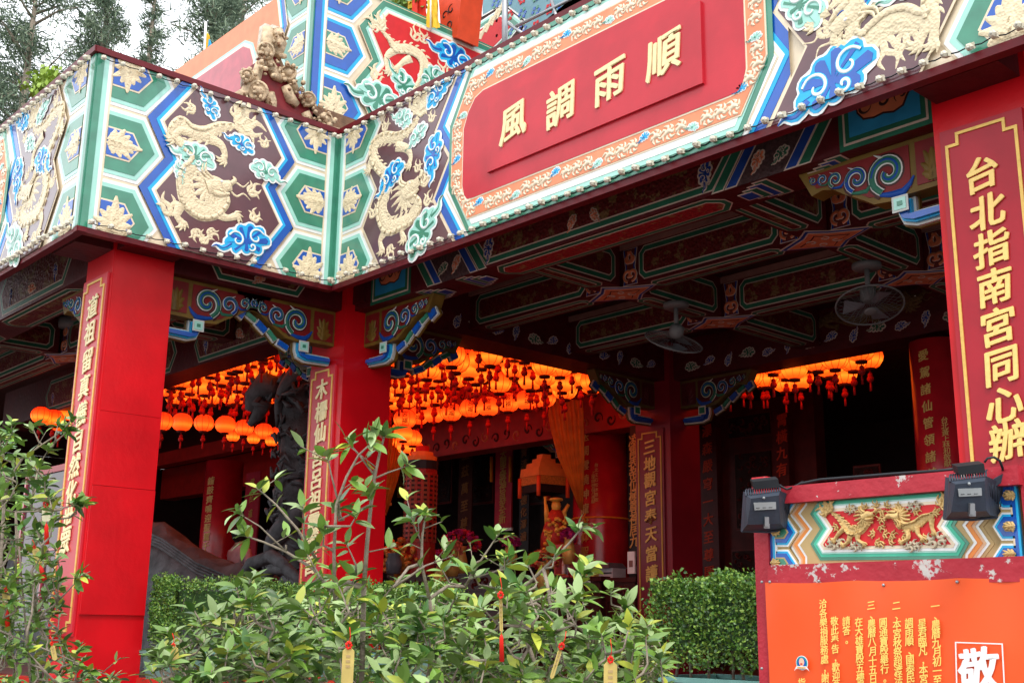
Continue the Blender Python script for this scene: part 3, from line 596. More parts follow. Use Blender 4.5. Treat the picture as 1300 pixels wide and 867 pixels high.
# coffered ceiling: crossing beams, side panels, underside panels, rosettes
slab = MB(); slab.box(-16, -2.1, 4.961, .0, 16, 5.2, drk); slab.box(0, .03, 4.962, 9.6, 16, 5.2, drk); slab.box(-16, -2.1, 5.2, -.2, 16, 5.5, drk); sl_ = slab.build('ceiling_slab', temple)
def coffers(xs, ys, X0, X1, Y0, Y1, wd=.26):
    hb = wd/2
    for y in ys:
        mb = MB(); mb.box(X0, y-hb, ZU, X1, y+hb, 4.959, drkred); o = mb.build('ceiling_beam', temple)
        F = Plane((0, y-hb, ZU), (1, 0, 0), (0, -1, 0)); Un = Plane((0, y-hb, ZU), (1, 0, 0), (0, 0, -1)); Un.v = Vector((0, 1, 0))
        br = sorted([X0]+list(xs)+[X1])
        mb = MB(); mb.box(X0+.01, y-hb-.03, 4.90, X1-.01, y-hb-.001, 4.957, pinkl); mb.build('ledge', o)
        for a, b in zip(br[:-1], br[1:]):
            a2, b2 = a+(hb+.2 if a != X0 else .1), b-(hb+.2 if b != X1 else .1)
            if b2-a2 < .3: continue
            mb = MB(); painted(mb, F, octo(a2, b2, .02, .33, .06)); mb.build('painted_panel', o)
            mb = MB(); painted(mb, Un, octo(a2+.06, b2-.06, .035, wd-.035, .05)); mb.build('underside_panel', o)
        for x in xs:
            [(scrolls(mb, F, q, .0, .335, .002), mb.build('scroll_panel', o)) for q in (x+hb+.1, x-hb-.1) for mb in (MB(),)]
            mb = MB(); nest(mb, Un, [(x-.42, wd/2), (x-.13, -.02), (x, -.14), (x+.13, -.02), (x+.42, wd/2), (x+.13, wd+.02), (x, wd+.14), (x-.13, wd+.02)], [(0, cwhite), (.012, cblue), (.035, cwhite), (.045, corange), (.09, drkred), (.1, corange)], .003, None, .003)
            for k in range(4):
                a = k*math.pi/2+.4; ribbon(mb, Un, spiral(x+.1*math.cos(a), wd/2+.07*math.sin(a), .045, 1, a, 1), .009, .02, .004, cwhite, 2)
            mb.build('rosette', o)
    for x in xs:
        br = [Y0]+sorted(ys)+[Y1]
        for a, b in zip(br[:-1], br[1:]):
            a2, b2 = a+(hb if a != Y0 else 0)+.001, b-(hb if b != Y1 else 0)-.032
            mb = MB(); mb.box(x-hb, a2, ZU+.003, x+hb, b2, 4.958, drkred); o = mb.build('ceiling_beam', temple)
            for nx in (1, -1):
                F = Plane((x+hb*nx, a2, ZU), (0, 1, 0), (nx, 0, 0)); mb = MB(); painted(mb, F, octo(.06, b2-a2-.06, .02, .33, .06)); mb.build('painted_panel', o)
            Un = Plane((x-hb, a2, ZU+.003), (0, 1, 0), (0, 0, -1)); Un.v = Vector((1, 0, 0)); mb = MB(); painted(mb, Un, octo(.14, b2-a2-.14, .035, wd-.035, .05)); mb.build('underside_panel', o)
coffers([1.68, 3.8], [2.0, 3.45], -.3, 9.5, .78, 5.0)
coffers([-2.6, -4.6], [-.55], -9.4, -.75, -1.5, .43)
# carved brackets
BR = [(0, 0), (1.04, .0), (.95, -.17), (.87, -.15), (.79, -.17), (.72, -.22), (.63, -.27), (.58, -.3), (.52, -.34), (.4, -.35), (.3, -.335), (0, -.33)]
bkred = mat('bracket_red_shaded', (.17, .008, .009), .45, .15)  # field red with the porch shade put into its colour
bwht = mat('bracket_white_shaded', (.56, .57, .54), .5, .08); bolive = mat('bracket_olive_shaded', (.15, .085, .012), .5, .2)  # shaded copies of the white and olive paints
def bracket(o, d, steps=True, dim=False, sc_=1.0, th=.13):
    n = Vector((0, -1, 0)) if abs(d[0]) > .5 else Vector((1, 0, 0))
    pl = Plane(o, d, n); s = sc_; S = lambda pts: [(u*s, v*s) for u, v in pts]
    mb = MB(); plate(mb, pl, S(BR), -th, 0, bolive if not dim else dim_ol); b = mb.build('bracket', temple)
    mb = MB(); plate(mb, pl, S([(.27, -.03), (.97, -.035), (.91, -.13), (.8, -.135), (.68, -.2), (.55, -.29), (.4, -.31), (.27, -.3)]), -.002, .006, bkred if not dim else drkred); plate(mb, pl, S([(.02, -.03), (.23, -.03), (.23, -.3), (.02, -.3)]), -.002, .006, bkred if not dim else drkred); mb.build('red_field', b)
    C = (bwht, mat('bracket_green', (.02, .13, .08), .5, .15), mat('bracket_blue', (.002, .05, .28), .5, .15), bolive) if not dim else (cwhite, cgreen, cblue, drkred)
    mb = MB()
    for cx, cy, r, k in ((.41, -.17, .125, 0), (.62, -.15, .082, 1), (.77, -.11, .05, 2), (.86, -.085, .035, 1), (.93, -.075, .022, 0)):
        sp = [(cx*s+x*s, cy*s+y*s) for x, y in spiral(0, 0, r, 1.25, -1.2, 1, 14)]
        ribbon(mb, pl, sp, r*s*.42, .004, .006, mat('bracket_brown', (.05, .012, .01), .5, .2), 2, (.9, .7)); ribbon(mb, pl, sp, r*s*.3, .006, .008, C[0], 2, (.8, .7)); ribbon(mb, pl, sp, r*s*.2, .011, .008, C[1+k % 2], 2, (.8, .7)); ribbon(mb, pl, [(p[0]+.0, p[1]) for p in sp[2:]], r*s*.07, .017, .005, C[2-k % 2], 2, (.8, .7))
        ribbon(mb, pl, [((cx+r*.5)*s, (cy-r*1.0)*s), ((cx-r*.7)*s, (cy-r*1.15)*s), ((cx-r*1.3)*s, (cy-r*.5)*s)], [r*s*.1, r*s*.2, r*s*.05], .006, .009, C[1+(k+1) % 2], 2)
        ribbon(mb, pl, [((cx+r*.2)*s, (cy+r*.8)*s), ((cx+r*.7)*s, (cy+r*1.1)*s)], [r*s*.1, .002], .008, .008, C[0], 2)
    mb.build('scroll_relief', b)
    mb = MB(); flower(mb, pl, .125*s, -.29*s, .22*s, .006, math.pi/2, C[3], .6, 7); mb.build('flower_relief', b)
    # blue and white arm below, with a small square end
    W_, LB, B_ = (bwht, lblue, blue) if not dim else (cwhite, cblue, cblue)
    mb = MB(); nest(mb, pl, S([(0, -.42), (.27, -.42), (.27, -.33), (.4, -.33), (.4, -.43), (.37, -.5), (.28, -.53), (0, -.52)]), [(0, bolive if not dim else dim_ol), (.008, W_), (.024, LB), (.035, B_)], -th+.02, None, .028); mb.build('arm', b)
    mb = MB(); nest(mb, pl, S([(.285, -.44), (.285, -.34), (.39, -.34), (.39, -.44)]), [(0, W_), (.014, mint if not dim else cgreen), (.036, green if not dim else cgreen)], .022, None, .004); mb.build('arm_cap', b)
    if steps:
        P_ = [(.97, -.18, .05, .06, -1.05), (.86, -.2, .07, .035, .5), (.75, -.27, .07, .045, .65), (.64, -.33, .07, .035, .75), (.52, -.4, .07, .04, .4)]
        for k, (u, v, a, c, r) in enumerate(P_):
            ca, sa = math.cos(r), math.sin(r); q = [(u+x*ca-y*sa, v+x*sa+y*ca) for x, y in ((-a, -c), (a, -c), (a, c), (-a, c))]
            mb = MB(); nest(mb, pl, S(q), [(0, bolive if not dim else dim_ol), (.006, W_), (.016, B_ if k % 2 == 0 else (green if not dim else cgreen))], -th+.04, None, .02); mb.build('step_block', b)
    return b
dim_ol = mat('deep_shade_olive', (.09, .055, .012), .5, .2)  # olive darkened again for the deep shade on the inner brackets
bracket((5.588, .55, 4.46), (-1, 0, 0), False); bracket((-.248, .55, 4.46), (1, 0, 0))
bracket((-.42, -1.398, 4.46), (0, 1, 0), False); bracket((-.42, .328, 4.46), (0, -1, 0), True)
bracket((-.752, -1.72, 4.46), (-1, 0, 0), False)
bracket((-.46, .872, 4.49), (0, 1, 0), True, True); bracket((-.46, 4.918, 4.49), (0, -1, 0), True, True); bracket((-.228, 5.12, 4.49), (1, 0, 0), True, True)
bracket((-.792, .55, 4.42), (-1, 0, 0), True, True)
# ================================================================== UPPER STOREY, ROOF, BACKGROUND
UR = Plane((-.4, -.1, 6.4), (0, 1, 0), (1, 0, 0)); UL = Plane((-.4, -.1, 6.4), (-1, 0, 0), (0, -1, 0))
ur = base_panel('upper_board', UR, 2.6); ul = base_panel('upper_board', UL, 5.2)
ucols = [(0, .07, blue), (.07, .1, lblue), (.1, .125, whitep), (.125, .14, cream)]
post_strips(None, ident, UR, 5, (True, False), ucols, ur); post_strips(None, ident, UL, 5, (True, False), None, ul)
cells(ur, ident, UR, 5, (0,), A=lblue, Bc=blue, Cc=green); cells(ul, ident, UL, 5, (0,))
sf = [(.98, 1.26), (.66, 1.22), (.88, .745), (.7, .44), (.98, .2), (2.3, .2), (2.55, .745), (2.3, 1.26)]
sf0 = [(.78, 1.449), (.5, 1.05), (.68, .745), (.48, .44), (.8, -.1), (2.7, -.1), (2.7, 1.449)]
mb = MB(); nest(mb, UR, sf0, [(0, cream), (.01, green), (.07, mint), (.095, whitep), (.125, cream), (.14, redf)], .019, (.14, 2.6, 0, HF)); mb.build('field_border', ur)
M8 = lambda pts: [UR.uv(x/3.0952+380, y/3.0952) for x, y in pts]
dragon(ur, UR, M8([(310, 120), (345, 160), (370, 195), (420, 200), (465, 225), (485, 270), (475, 330), (450, 380), (430, 430)]), [.03, .06, .09, .1, .11, .12, .12, .12, .1], (*M8([(450, 470)])[0], -1.2), [M8([(370, 200), (335, 230), (340, 280)]), M8([(430, 235), (400, 250), (375, 275)])], (*M8([(315, 125)])[0], 2.1, .75), .034,
       extra=[(*M8([(440, 160)])[0], .2, 1.2), (*M8([(480, 175)])[0], .2, 1.6), (*M8([(290, 320)])[0], .2, 1.3), (*M8([(560, 300)])[0], .2, 1.8)])
for x, y, s, k, a, fl in ((595, 235, .28, 'b', -.3, 1), (300, 400, .3, 'g', -.2, 1), (510, 320, .22, 'g', .6, 1), (400, 345, .24, 'g', -.9, 1)):
    u, v = M8([(x, y)])[0]; cloud(ur, UR, u, v, s, .038, k, a, fl=fl)
lz = [(1.4, 1.7), (1.17, 1.45), (.47, 1.045), (.64, .745), (.45, .44), (.8, -.1)]
bl = [(.62, 1.6), (.47, 1.05), (.64, .745), (.45, .44), (.62, -.1), (5.3, -.1), (5.3, 1.6)]
mb = MB(); nest(mb, UL, bl, [(0, cream), (.01, blue), (.06, lblue), (.085, whitep), (.11, cream), (.12, orange)], .019, (.14, 5.2, 0, HF)); mb.build('zigzag_band', ul)
rp = [(1.3, 1.2), (1.12, 1.1), (1.02, .9), (1.02, .5), (1.1, .3), (1.3, .2), (5.3, .2), (5.3, 1.2)]
mb = MB(); nest(mb, UL, rp, [(0, mint), (.03, whitep), (.06, cream), (.07, pinkr)], .036, (.14, 5.2, 0, HF)); mb.build('faded_red_field', ul)
mb = MB(); mb.box(-.56, -.1+.04, 7.85, -.38, 2.5, 7.87, green); mb.build('top_cap', ur)
mb = MB(); mb.box(-5.6, -.12, 6.2, -.3, 3, 6.39, mat('brown_tile', (.17, .09, .05), .5, .3, 12, bump=.6)); mb.build('roof_edge', temple)
# glazed ridge with end tiles in front of the upper storey
tile = mat('ochre_tile', (.56, .42, .27), .5, .4, 18, bump=1, bscale=32, wear=(.2, .1, .05), wamt=.55); tiled = mat('brown_glaze', (.23, .12, .055), .35, .35, 16, bump=.5)
RP = Plane((-.25, 0, 0), (0, 1, 0), (1, 0, 0))
def q7(x, y): return RP.uv(220+x/4.817, y/4.817)
p0 = q7(560, 640)
rg = empty('roof_ridge', RP.P(p0[0], p0[1], 0), 'ochre glazed ridge end with stacked round end tiles behind the short fascia', 'roof ridge')
mb = MB(); plate(mb, RP, [q7(*p) for p in ((540, 360), (640, 300), (700, 470), (780, 560), (850, 660), (1000, 800), (860, 820), (700, 720), (600, 660), (520, 560))], -.35, -.05, mat('gable_red', (.2, .015, .02), .5, .3)); mb.build('gable_board', rg)
def discs(x, y, r, dark=False):
    u, v = q7(x, y); c = RP.P(u, v, .0); mb = MB(); ax = Vector((.9, -.45, -.15)).normalized()
    mb.lathe(c-ax*.28, [(r*.8, 0), (r*.8, .26), (r, .27), (r, .30), (r*.78, .315), (r*.74, .3), (r*.5, .3), (r*.42, .325), (r*.15, .335), (.002, .335)], tile if not dark else tiled, 16, True, ax); return mb.build('end_tile', rg)
for x, y, r in ((565, 315, .085), (705, 450, .075), (825, 610, .075), (930, 735, .072), (450, 465, .06), (515, 560, .1)): discs(x, y, r)
for pts, wdt in (([(545, 380), (515, 480), (490, 560)], .045), ([(590, 360), (640, 460), (680, 480)], .05), ([(700, 520), (730, 600), (770, 640)], .05), ([(820, 680), (850, 750), (870, 770)], .045), ([(640, 340), (665, 260), (650, 170)], .06), ([(585, 320), (590, 240), (590, 165)], .06), ([(470, 500), (450, 560), (380, 590)], .04), ([(600, 560), (610, 620), (620, 680)], .05), ([(690, 400), (740, 500), (770, 560)], .04), ([(900, 770), (980, 800), (1040, 805)], .05)):
    mb = MB(); P_ = [RP.P(*q7(*p), -.04) for p in pts]; mb.tube(P_, [wdt, wdt*1.15, wdt*.8], tile, 8); mb.build('drip_tile', rg)
mb = MB(); P_ = [RP.P(*q7(*p), -.18) for p in ((640, 165), (665, 330), (740, 500), (830, 620), (960, 760), (1080, 790))]; mb.tube(P_, .085, tiled, 8); mb.build('ridge_roll', rg)
for k in range(2):
    mb = MB(); u, v = q7(590+55*k, 240); mb.obox(RP.P(u, v, -.1-.03*k), (.05, 0, 0), (0, .042, 0), (.0, .01, .17), mat('bare_plaster', (.66, .6, .5), .8, .25, 20, bump=.5)); mb.build('ridge_block', rg)
mb = MB(); rt = random.Random(4)
for x, y in ((565, 315), (705, 450), (825, 610), (930, 735), (450, 465), (515, 560), (640, 250), (600, 440), (740, 540), (880, 690), (560, 400), (660, 380)):
    for k in range(9):
        a = k*.7; c = RP.P(*q7(x+38*math.cos(a)+rt.gauss(0, 6), y+36*math.sin(a)+rt.gauss(0, 6)), rt.uniform(-.02, .05)); r = rt.uniform(.012, .03); mb.ell(tuple(c), r, r*rt.uniform(.6, 1.3), r, tile, 6)
mb.build('tile_ornament', rg, kind='stuff')
# upper eave, column, banners and scaffold seen over the long fascia
UPP = Plane((0, 1.6, 0), (1, 0, 0), (0, -1, 0))
def pxpoly(pl, pts): return [pl.uv(*p) for p in pts]
UE = Plane((-.1, 0, 0), (0, 1, 0), (1, 0, 0))
mb = MB(); plate(mb, UPP, pxpoly(UPP, [(553, -60), (592, -60), (580, 48), (560, 48)]), -.3, 0, mat('bright_orange_red', (.72, .07, .02), .5, .1)); o = mb.build('upper_column', temple); o['label'] = 'orange red upper column with curling black ornament'
mb2 = MB()
for x, y in ((565, 20), (573, 12), (570, 32)): u, v = UPP.uv(x, y); ribbon(mb2, UPP, spiral(u, v, .06, 1, x, 1), .01, .002, .006, drk, 2)
mb2.build('scroll_relief', o)
EB = Plane((0, 2.6, 0), (1, 0, 0), (0, -1, 0))
mb = MB(); plate(mb, EB, pxpoly(EB, [(585, -120), (900, -250), (900, -60), (690, 66), (575, 75)]), -.3, 0, drk); ev = mb.build('upper_eave', temple)
mb = MB(); nest(mb, EB, pxpoly(EB, [(575, 62), (600, 34), (640, 8), (665, 28), (640, 60), (600, 100)]), [(0, whitep), (.02, mint), (.05, green), (.1, whitep), (.12, redf)], .0); mb.build('painted_panel', ev)
mb = MB(); u, v = EB.uv(618, 42); 
for k in range(5): ribbon(mb, EB, [(u-.2+.1*k, v-.1+.05*k), (u-.1+.1*k, v+.02+.06*k), (u+.02+.08*k, v+.02+.05*k)], [.02, .035, .008], .016, .01, goldrel, 3)
mb.build('phoenix_relief', ev)
mb = MB(); nest(mb, EB, pxpoly(EB, [(612, 22), (612, -40), (740, -60), (735, 8), (690, 40), (655, 60), (668, 28), (640, 6)]), [(0, whitep), (.02, mat('pale_blue_panel', (.18, .34, .4), .5, .1))], .001)
for i in range(7):
    for j in range(4):
        u, v = EB.uv(630+i*17, -14+j*19-i*3)
        for k in range(6): a = k*1.047; plate(mb, EB, [(u+.05*math.cos(a)+.025*math.cos(b_), v+.05*math.sin(a)+.025*math.sin(b_)) for b_ in (a, a+1.57, a+3.14, a+4.71)], .005, .012+.0006*k, (blue, green, blue)[k % 3] if (i+j) % 3 else redf)
mb.build('floral_panel', ev)
sc_t = empty('scaffold', at(1, 1.2, 640, 80), 'grey steel scaffold pole and walkway standing behind the long fascia', 'scaffold')
mb = MB(); mb.tube([at(1, 1.2, 641, 90), at(1, 1.2, 641, -40)], .03, metal, 8); mb.build('pole', sc_t)
deck = mat('black_mesh', (.03, .035, .04), .6, .2)
mb = MB(); A_ = [at(1, 1.25, *p) for p in ((650, 66), (668, 80), (900, -20), (790, -50))]; mb.add([*A_, *[p+Vector((0, 0, .04)) for p in A_]], [(0, 1, 2, 3), (4, 7, 6, 5), (0, 4, 5, 1), (1, 5, 6, 2), (2, 6, 7, 3), (3, 7, 4, 0)], deck); mb.build('deck', sc_t)
for a, b in (((645, 30), (668, 46)), ((650, 78), (668, 46)), ((668, 46), (760, 8)), ((655, 34), (760, -18)), ((700, 0), (712, 40)), ((668, 60), (760, 20))):
    mb = MB(); mb.tube([at(1, 1.18, *a), at(1, 1.18, *b)], .016, metal, 6); mb.build('rail', sc_t)
bn = empty('festival_banner', at(1, 1.3, 540, 40), 'yellow and red festival flag hanging beside the orange upper column', 'flag')
fy = mat('flag_yellow', (.85, .5, .03), .6, .15); fr_ = mat('flag_red', (.72, .04, .02), .6, .1)
for k, (x, wd_, m) in enumerate(((518, 13, fy), (530, 14, fr_), (543, 11, fy), (524, 9, fr_), (552, 6, fy))):
    mb = MB(); T = [at(1, 1.3-.02*k, x+wd_*i/4-3*(1-j/5), -15+j*10+((i % 2)*1.5)) + Vector((0, .02*math.sin(i*2+j), 0)) for j in range(6) for i in range(5)]
    mb.add(T, [(j*5+i, j*5+i+1, (j+1)*5+i+1, (j+1)*5+i) for j in range(5) for i in range(4)], m, True); o = mb.build('streamer', bn)
mb = MB(); mb.tube([at(1, 1.26, 547, 40), at(1, 1.26, 547, -30)], .012, whitep, 6); mb.build('flagpole', bn)
# two-colour flag far behind on the left
fg = empty('small_flag', dep(258, 66, 17), 'small yellow and blue flag standing in front of the background trees', 'flag')
for nm, pts, m in (('yellow_cloth', [(261, 40), (265, 46), (264, 60), (260, 66), (258, 66)], fy), ('blue_cloth', [(265, 50), (268, 58), (265, 63), (262, 66), (264, 58)], lblue)):
    c = [dep(x, y, 17) for x, y in pts]; b = [p+Vector((.0, .02, 0)) for p in c]; n = len(c); mb = MB(); mb.add(c+b, [tuple(range(n)), tuple(range(2*n-1, n-1, -1))]+[(i, (i+1) % n, (i+1) % n+n, i+n) for i in range(n)], m); mb.build(nm, fg)
mb = MB(); mb.tube([dep(261.3, 28, 17), dep(257.5, 110, 17)], .02, whitep, 6); mb.build('flagpole', fg)
# ---- leaves
lm = [mat('leaf_mid', (.15, .275, .04), .36, .2, 6, spec=.5, leafy=True), mat('leaf_deep', (.07, .17, .035), .33, .2, 6, spec=.5, leafy=True), mat('leaf_yellow', (.38, .42, .05), .38, .2, 8, spec=.45, leafy=True), mat('leaf_pale', (.26, .36, .14), .4, .15, 8, spec=.4, leafy=True)]
def leaf_mesh(L, W, m, curl=.15, fold=.25):
    mb = MB(); st = [(0, .03), (.12, .5), (.3, .9), (.52, 1), (.74, .72), (.9, .32), (1, .02)]; vs = []
    for t, ww in st:
        z = -curl*L*t*t
        vs += [(-W*ww/2, t*L, z+fold*W*ww*.5), (0, t*L, z), (W*ww/2, t*L, z+fold*W*ww*.5)]
    fs = [(i*3+j, i*3+j+1, (i+1)*3+j+1, (i+1)*3+j) for i in range(len(st)-1) for j in range(2)]
    mb.add(vs, fs, m, True); return mb
# background trees: tall feathery evergreens
fol = [mat('needle_dark', (.09, .135, .09), .7, .3, 3), mat('needle_light', (.2, .26, .17), .7, .3, 3)]  # needle colours lightened in place of distance haze
def pine(x, y, dist, hpx, wpx, label, seed, dens=1.0, cat='tree'):
    """x,y: pixel of the crown top; built upright at that distance"""
    dist *= 1.9; F_ = 1.45; rnd = random.Random(seed); top = dep(x, y, dist); H = hpx/FPX*dist; Wd = wpx/FPX*dist
    t = empty('pine_tree', (top.x, top.y, 0), label, cat, 'feathery evergreen trees behind the temple')
    mb = MB(); mb.tube([(top.x, top.y, 0), (top.x+.1, top.y, top.z*.5), (top.x, top.y, top.z)], [.4, .25, .04], bark, 7); z = top.z-H
    brs = []
    while z < top.z-.1:
        f = (top.z-z)/H; a = rnd.uniform(0, 6.28); L = Wd/2*(.3+.75*min(1, f*1.6))*rnd.uniform(.6, 1.15)
        e = Vector((top.x+math.cos(a)*L, top.y+math.sin(a)*L, z+L*rnd.uniform(.25, .7))); s0 = Vector((top.x, top.y, z)); mid = s0.lerp(e, .5)+Vector((0, 0, .12*L))
        mb.tube([s0, mid, e], [.07, .04, .012], bark, 4); brs.append((s0, mid, e, L)); z += H/(40*dens)
    mb.build('trunk', t); cr_ = MB(); vs = []; fs = []; mi = []
    k = 0; mbs = (MB(), MB())
    for s0, mid, e, L in brs:
        n = int(40*L/2.0)+15
        for i in range(n):
            tt = rnd.uniform(.18, 1.05); p = (s0.lerp(mid, tt*2) if tt < .5 else mid.lerp(e, tt*2-1)); cl = rnd.gauss(0, .26*L*.55)
            p = p+Vector((rnd.gauss(0, .17*L), rnd.gauss(0, .17*L), rnd.gauss(0, .13*L)))
            for q in range(4):
                d = Vector((rnd.gauss(0, 1), rnd.gauss(0, 1), rnd.gauss(.3, .9))).normalized(); l = rnd.uniform(.1, .3)*F_; w_ = d.orthogonal().normalized()*rnd.uniform(.008, .022)*F_
                b = p+Vector((rnd.gauss(0, .13), rnd.gauss(0, .13), rnd.gauss(0, .13)))
                mbs[rnd.random() < .4].add([b-w_, b+w_, b+d*l+w_*.3, b+d*l-w_*.3], [(0, 1, 2, 3)], fol[0] if rnd.random() < .6 else fol[1])
    M_ = MB(); 
    for b in mbs:
        kk = len(M_.v); M_.v += b.v; M_.f += [[i+kk for i in f] for f in b.f]; off = [M_.mi(m) for m in b.mats]; M_.m += [off[i] for i in b.m]; M_.sm += b.sm
    M_.build('crown', t, kind='stuff'); return t
pine(55, -80, 24, 420, 190, 'broad dark evergreen tree at the far left of the photo', 1, 1.35)
pine(-25, 40, 22, 300, 150, 'low dark evergreen tree cut by the left edge', 2, 1.2)
pine(142, -45, 25, 240, 85, 'narrow evergreen tree behind the outer corner of the fascia', 3, 1.1)
pine(200, -40, 27, 240, 36, 'very thin sparse evergreen tree between two fuller ones', 4, .8)
pine(275, -50, 25, 210, 100, 'full evergreen tree rising behind the small flag', 5, 1.2)
pine(315, -70, 30, 130, 60, 'pale distant evergreen tree beside the upper storey', 6, .8)
yl = MB(); rnd = random.Random(9); yb = empty('yellow_green_bush', dep(62, 110, 12.5), 'small yellow-green treetop peeking over the left fascia edge', 'bush')
for i in range(700):
    p = dep(62+rnd.gauss(0, 12), 108+rnd.gauss(0, 9), 12.5+rnd.gauss(0, .15)); d = Vector((rnd.gauss(0, 1), rnd.gauss(0, 1), rnd.gauss(0, 1))).normalized()*.035; w_ = d.orthogonal()*.5
    yl.add([p-d, p+w_, p+d, p-w_], [(0, 1, 2, 3)], mat('bright_leaf', (.24, .36, .05), .5, .3))
yl.build('crown', yb, kind='stuff'); mb = MB(); mb.tube([dep(62, 122, 12.5), dep(60, 330, 12.5)], .03, bark, 5); mb.build('trunk', yb)
ub = empty('potted_foliage', at(1, 1.4, 500, 60), 'green leafy plant with gold tags on the upper terrace', 'plant'); yl = MB()
for i in range(500):
    p = at(1, 1.4+rnd.gauss(0, .1), 503+rnd.gauss(0, 14), 3+rnd.gauss(0, 9)); d = Vector((rnd.gauss(0, 1), rnd.gauss(0, 1), rnd.gauss(0, 1))).normalized()*.045; w_ = d.orthogonal()*.5
    yl.add([p-d, p+w_, p+d, p-w_], [(0, 1, 2, 3)], lm[0])
yl.build('foliage', ub, kind='stuff'); mb = MB(); mb.tube([at(1, 1.4, 500, 70), at(1, 1.4, 505, 0)], .02, bark, 5); mb.build('stem', ub)
# ================================================================== INTERIOR
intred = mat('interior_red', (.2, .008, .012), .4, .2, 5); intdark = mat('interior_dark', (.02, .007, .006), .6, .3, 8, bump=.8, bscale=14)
def wallbox(name, x0, y0, z0, x1, y1, z1, m, label):
    e = MB(); e.box(x0, y0, z0, x1, y1, z1, m); o = e.build(name, temple); o['label'] = label; return o
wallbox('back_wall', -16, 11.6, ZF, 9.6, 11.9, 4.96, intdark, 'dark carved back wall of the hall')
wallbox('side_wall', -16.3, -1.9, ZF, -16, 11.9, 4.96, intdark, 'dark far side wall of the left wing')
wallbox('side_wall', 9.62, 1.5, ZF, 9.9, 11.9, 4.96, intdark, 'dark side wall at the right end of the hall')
WY = 8.6; WP = Plane((0, WY, 0), (1, 0, 0), (0, -1, 0))
carv = mat('carved_wood', (.06, .012, .01), .45, .3, 12, bump=1, bscale=16, vor=True); lat = mat('lattice_gold', (.3, .13, .02), .45, .2)
def pxrect(pl, x0, y0, x1, y1):     # axis-aligned rectangle on the plane through two opposite pixel corners
    a = pl.uv(x0, (y0+y1)/2); b = pl.uv(x1, (y0+y1)/2); c = pl.uv((x0+x1)/2, y1); d = pl.uv((x0+x1)/2, y0); return a[0], c[1], b[0], d[1]
def carving(pl, u0, v0, u1, v1, parent, seed, m=carv, h=.0):
    rnd = random.Random(seed); mb = MB(); n = int((u1-u0)*(v1-v0)*55)+6
    for i in range(n):
        u = rnd.uniform(u0+.04, u1-.04); v = rnd.uniform(v0+.04, v1-.04); ribbon(mb, pl, spiral(u, v, rnd.uniform(.03, .07), rnd.uniform(.5, 1.2), rnd.uniform(0, 6), rnd.choice((-1, 1)), 8), .013, h, .03, m, 2)
    return mb.build('carving', parent, kind='stuff')
hallw = MB(); 
a = WP.uv(880, 600)[0]; b_ = WP.uv(1035, 560)[0]
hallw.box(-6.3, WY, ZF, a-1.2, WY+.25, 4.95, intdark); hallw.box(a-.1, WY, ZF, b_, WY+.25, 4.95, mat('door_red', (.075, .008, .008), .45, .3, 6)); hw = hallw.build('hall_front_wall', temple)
for k, (x0, y0, x1, y1) in enumerate(((925, 525, 981, 556), (934, 572, 984, 672), (930, 696, 985, 735), (1085, 590, 1120, 640))):
    u0, v0, u1, v1 = pxrect(WP, x0, y0, x1, y1); mb = MB(); z0 = .0
    nest(mb, WP, [(u0, v0), (u1, v0), (u1, v1), (u0, v1)], [(0, mat('door_frame', (.1, .012, .01), .4, .2)), (.03, intdark)], z0, None, .02); o = mb.build('door_panel', hw)
    carving(WP, u0+.03, v0+.03, u1-.03, v1-.03, o, k, mat('door_carving', (.09, .014, .012), .4, .3), .04)
calr = mat('red_letters', (.62, .06, .02), .5, .15)
def vtext(txt, x0, y0, x1, y1, pl, m, size, parent, name='character', h=.01, wf=1, bold=.012):
    for i, ch in enumerate(txt):
        t = i/max(1, len(txt)-1); u, v = pl.uv(x0+(x1-x0)*t, y0+(y1-y0)*t); char(ch, pl, u, v, size, h, m, parent, wf=wf, bold=bold)
def door_post(x0, x1, yb, label, txt, tx0, ty0, tx1, ty1, size, m):
    u0 = WP.uv(x0, 620)[0]; u1 = WP.uv(x1, 620)[0]; t = empty('couplet_board', WP.P((u0+u1)/2, ZF, .06), label, 'couplet board')
    mb = MB(); mb.box(u0, WY-.14, ZF+.05, u1, WY-.005, 4.6, mat('door_post_red', (.085, .007, .008), .4, .25)); mb.build('post', t)
    vtext(txt, tx0, ty0, tx1, ty1, WP, m, size, t, h=.145)
door_post(888, 918, 740, 'dark red door post with red characters 瀑森嚴 left of the carved door', '瀑森嚴穹一大至尊開', 905, 548, 908, 727, .2, calr)
door_post(990, 1010, 740, 'dark red door post with red characters 霄橫九有 right of the carved door', '霄橫九有', 1000, 535, 1000, 597, .2, calr)
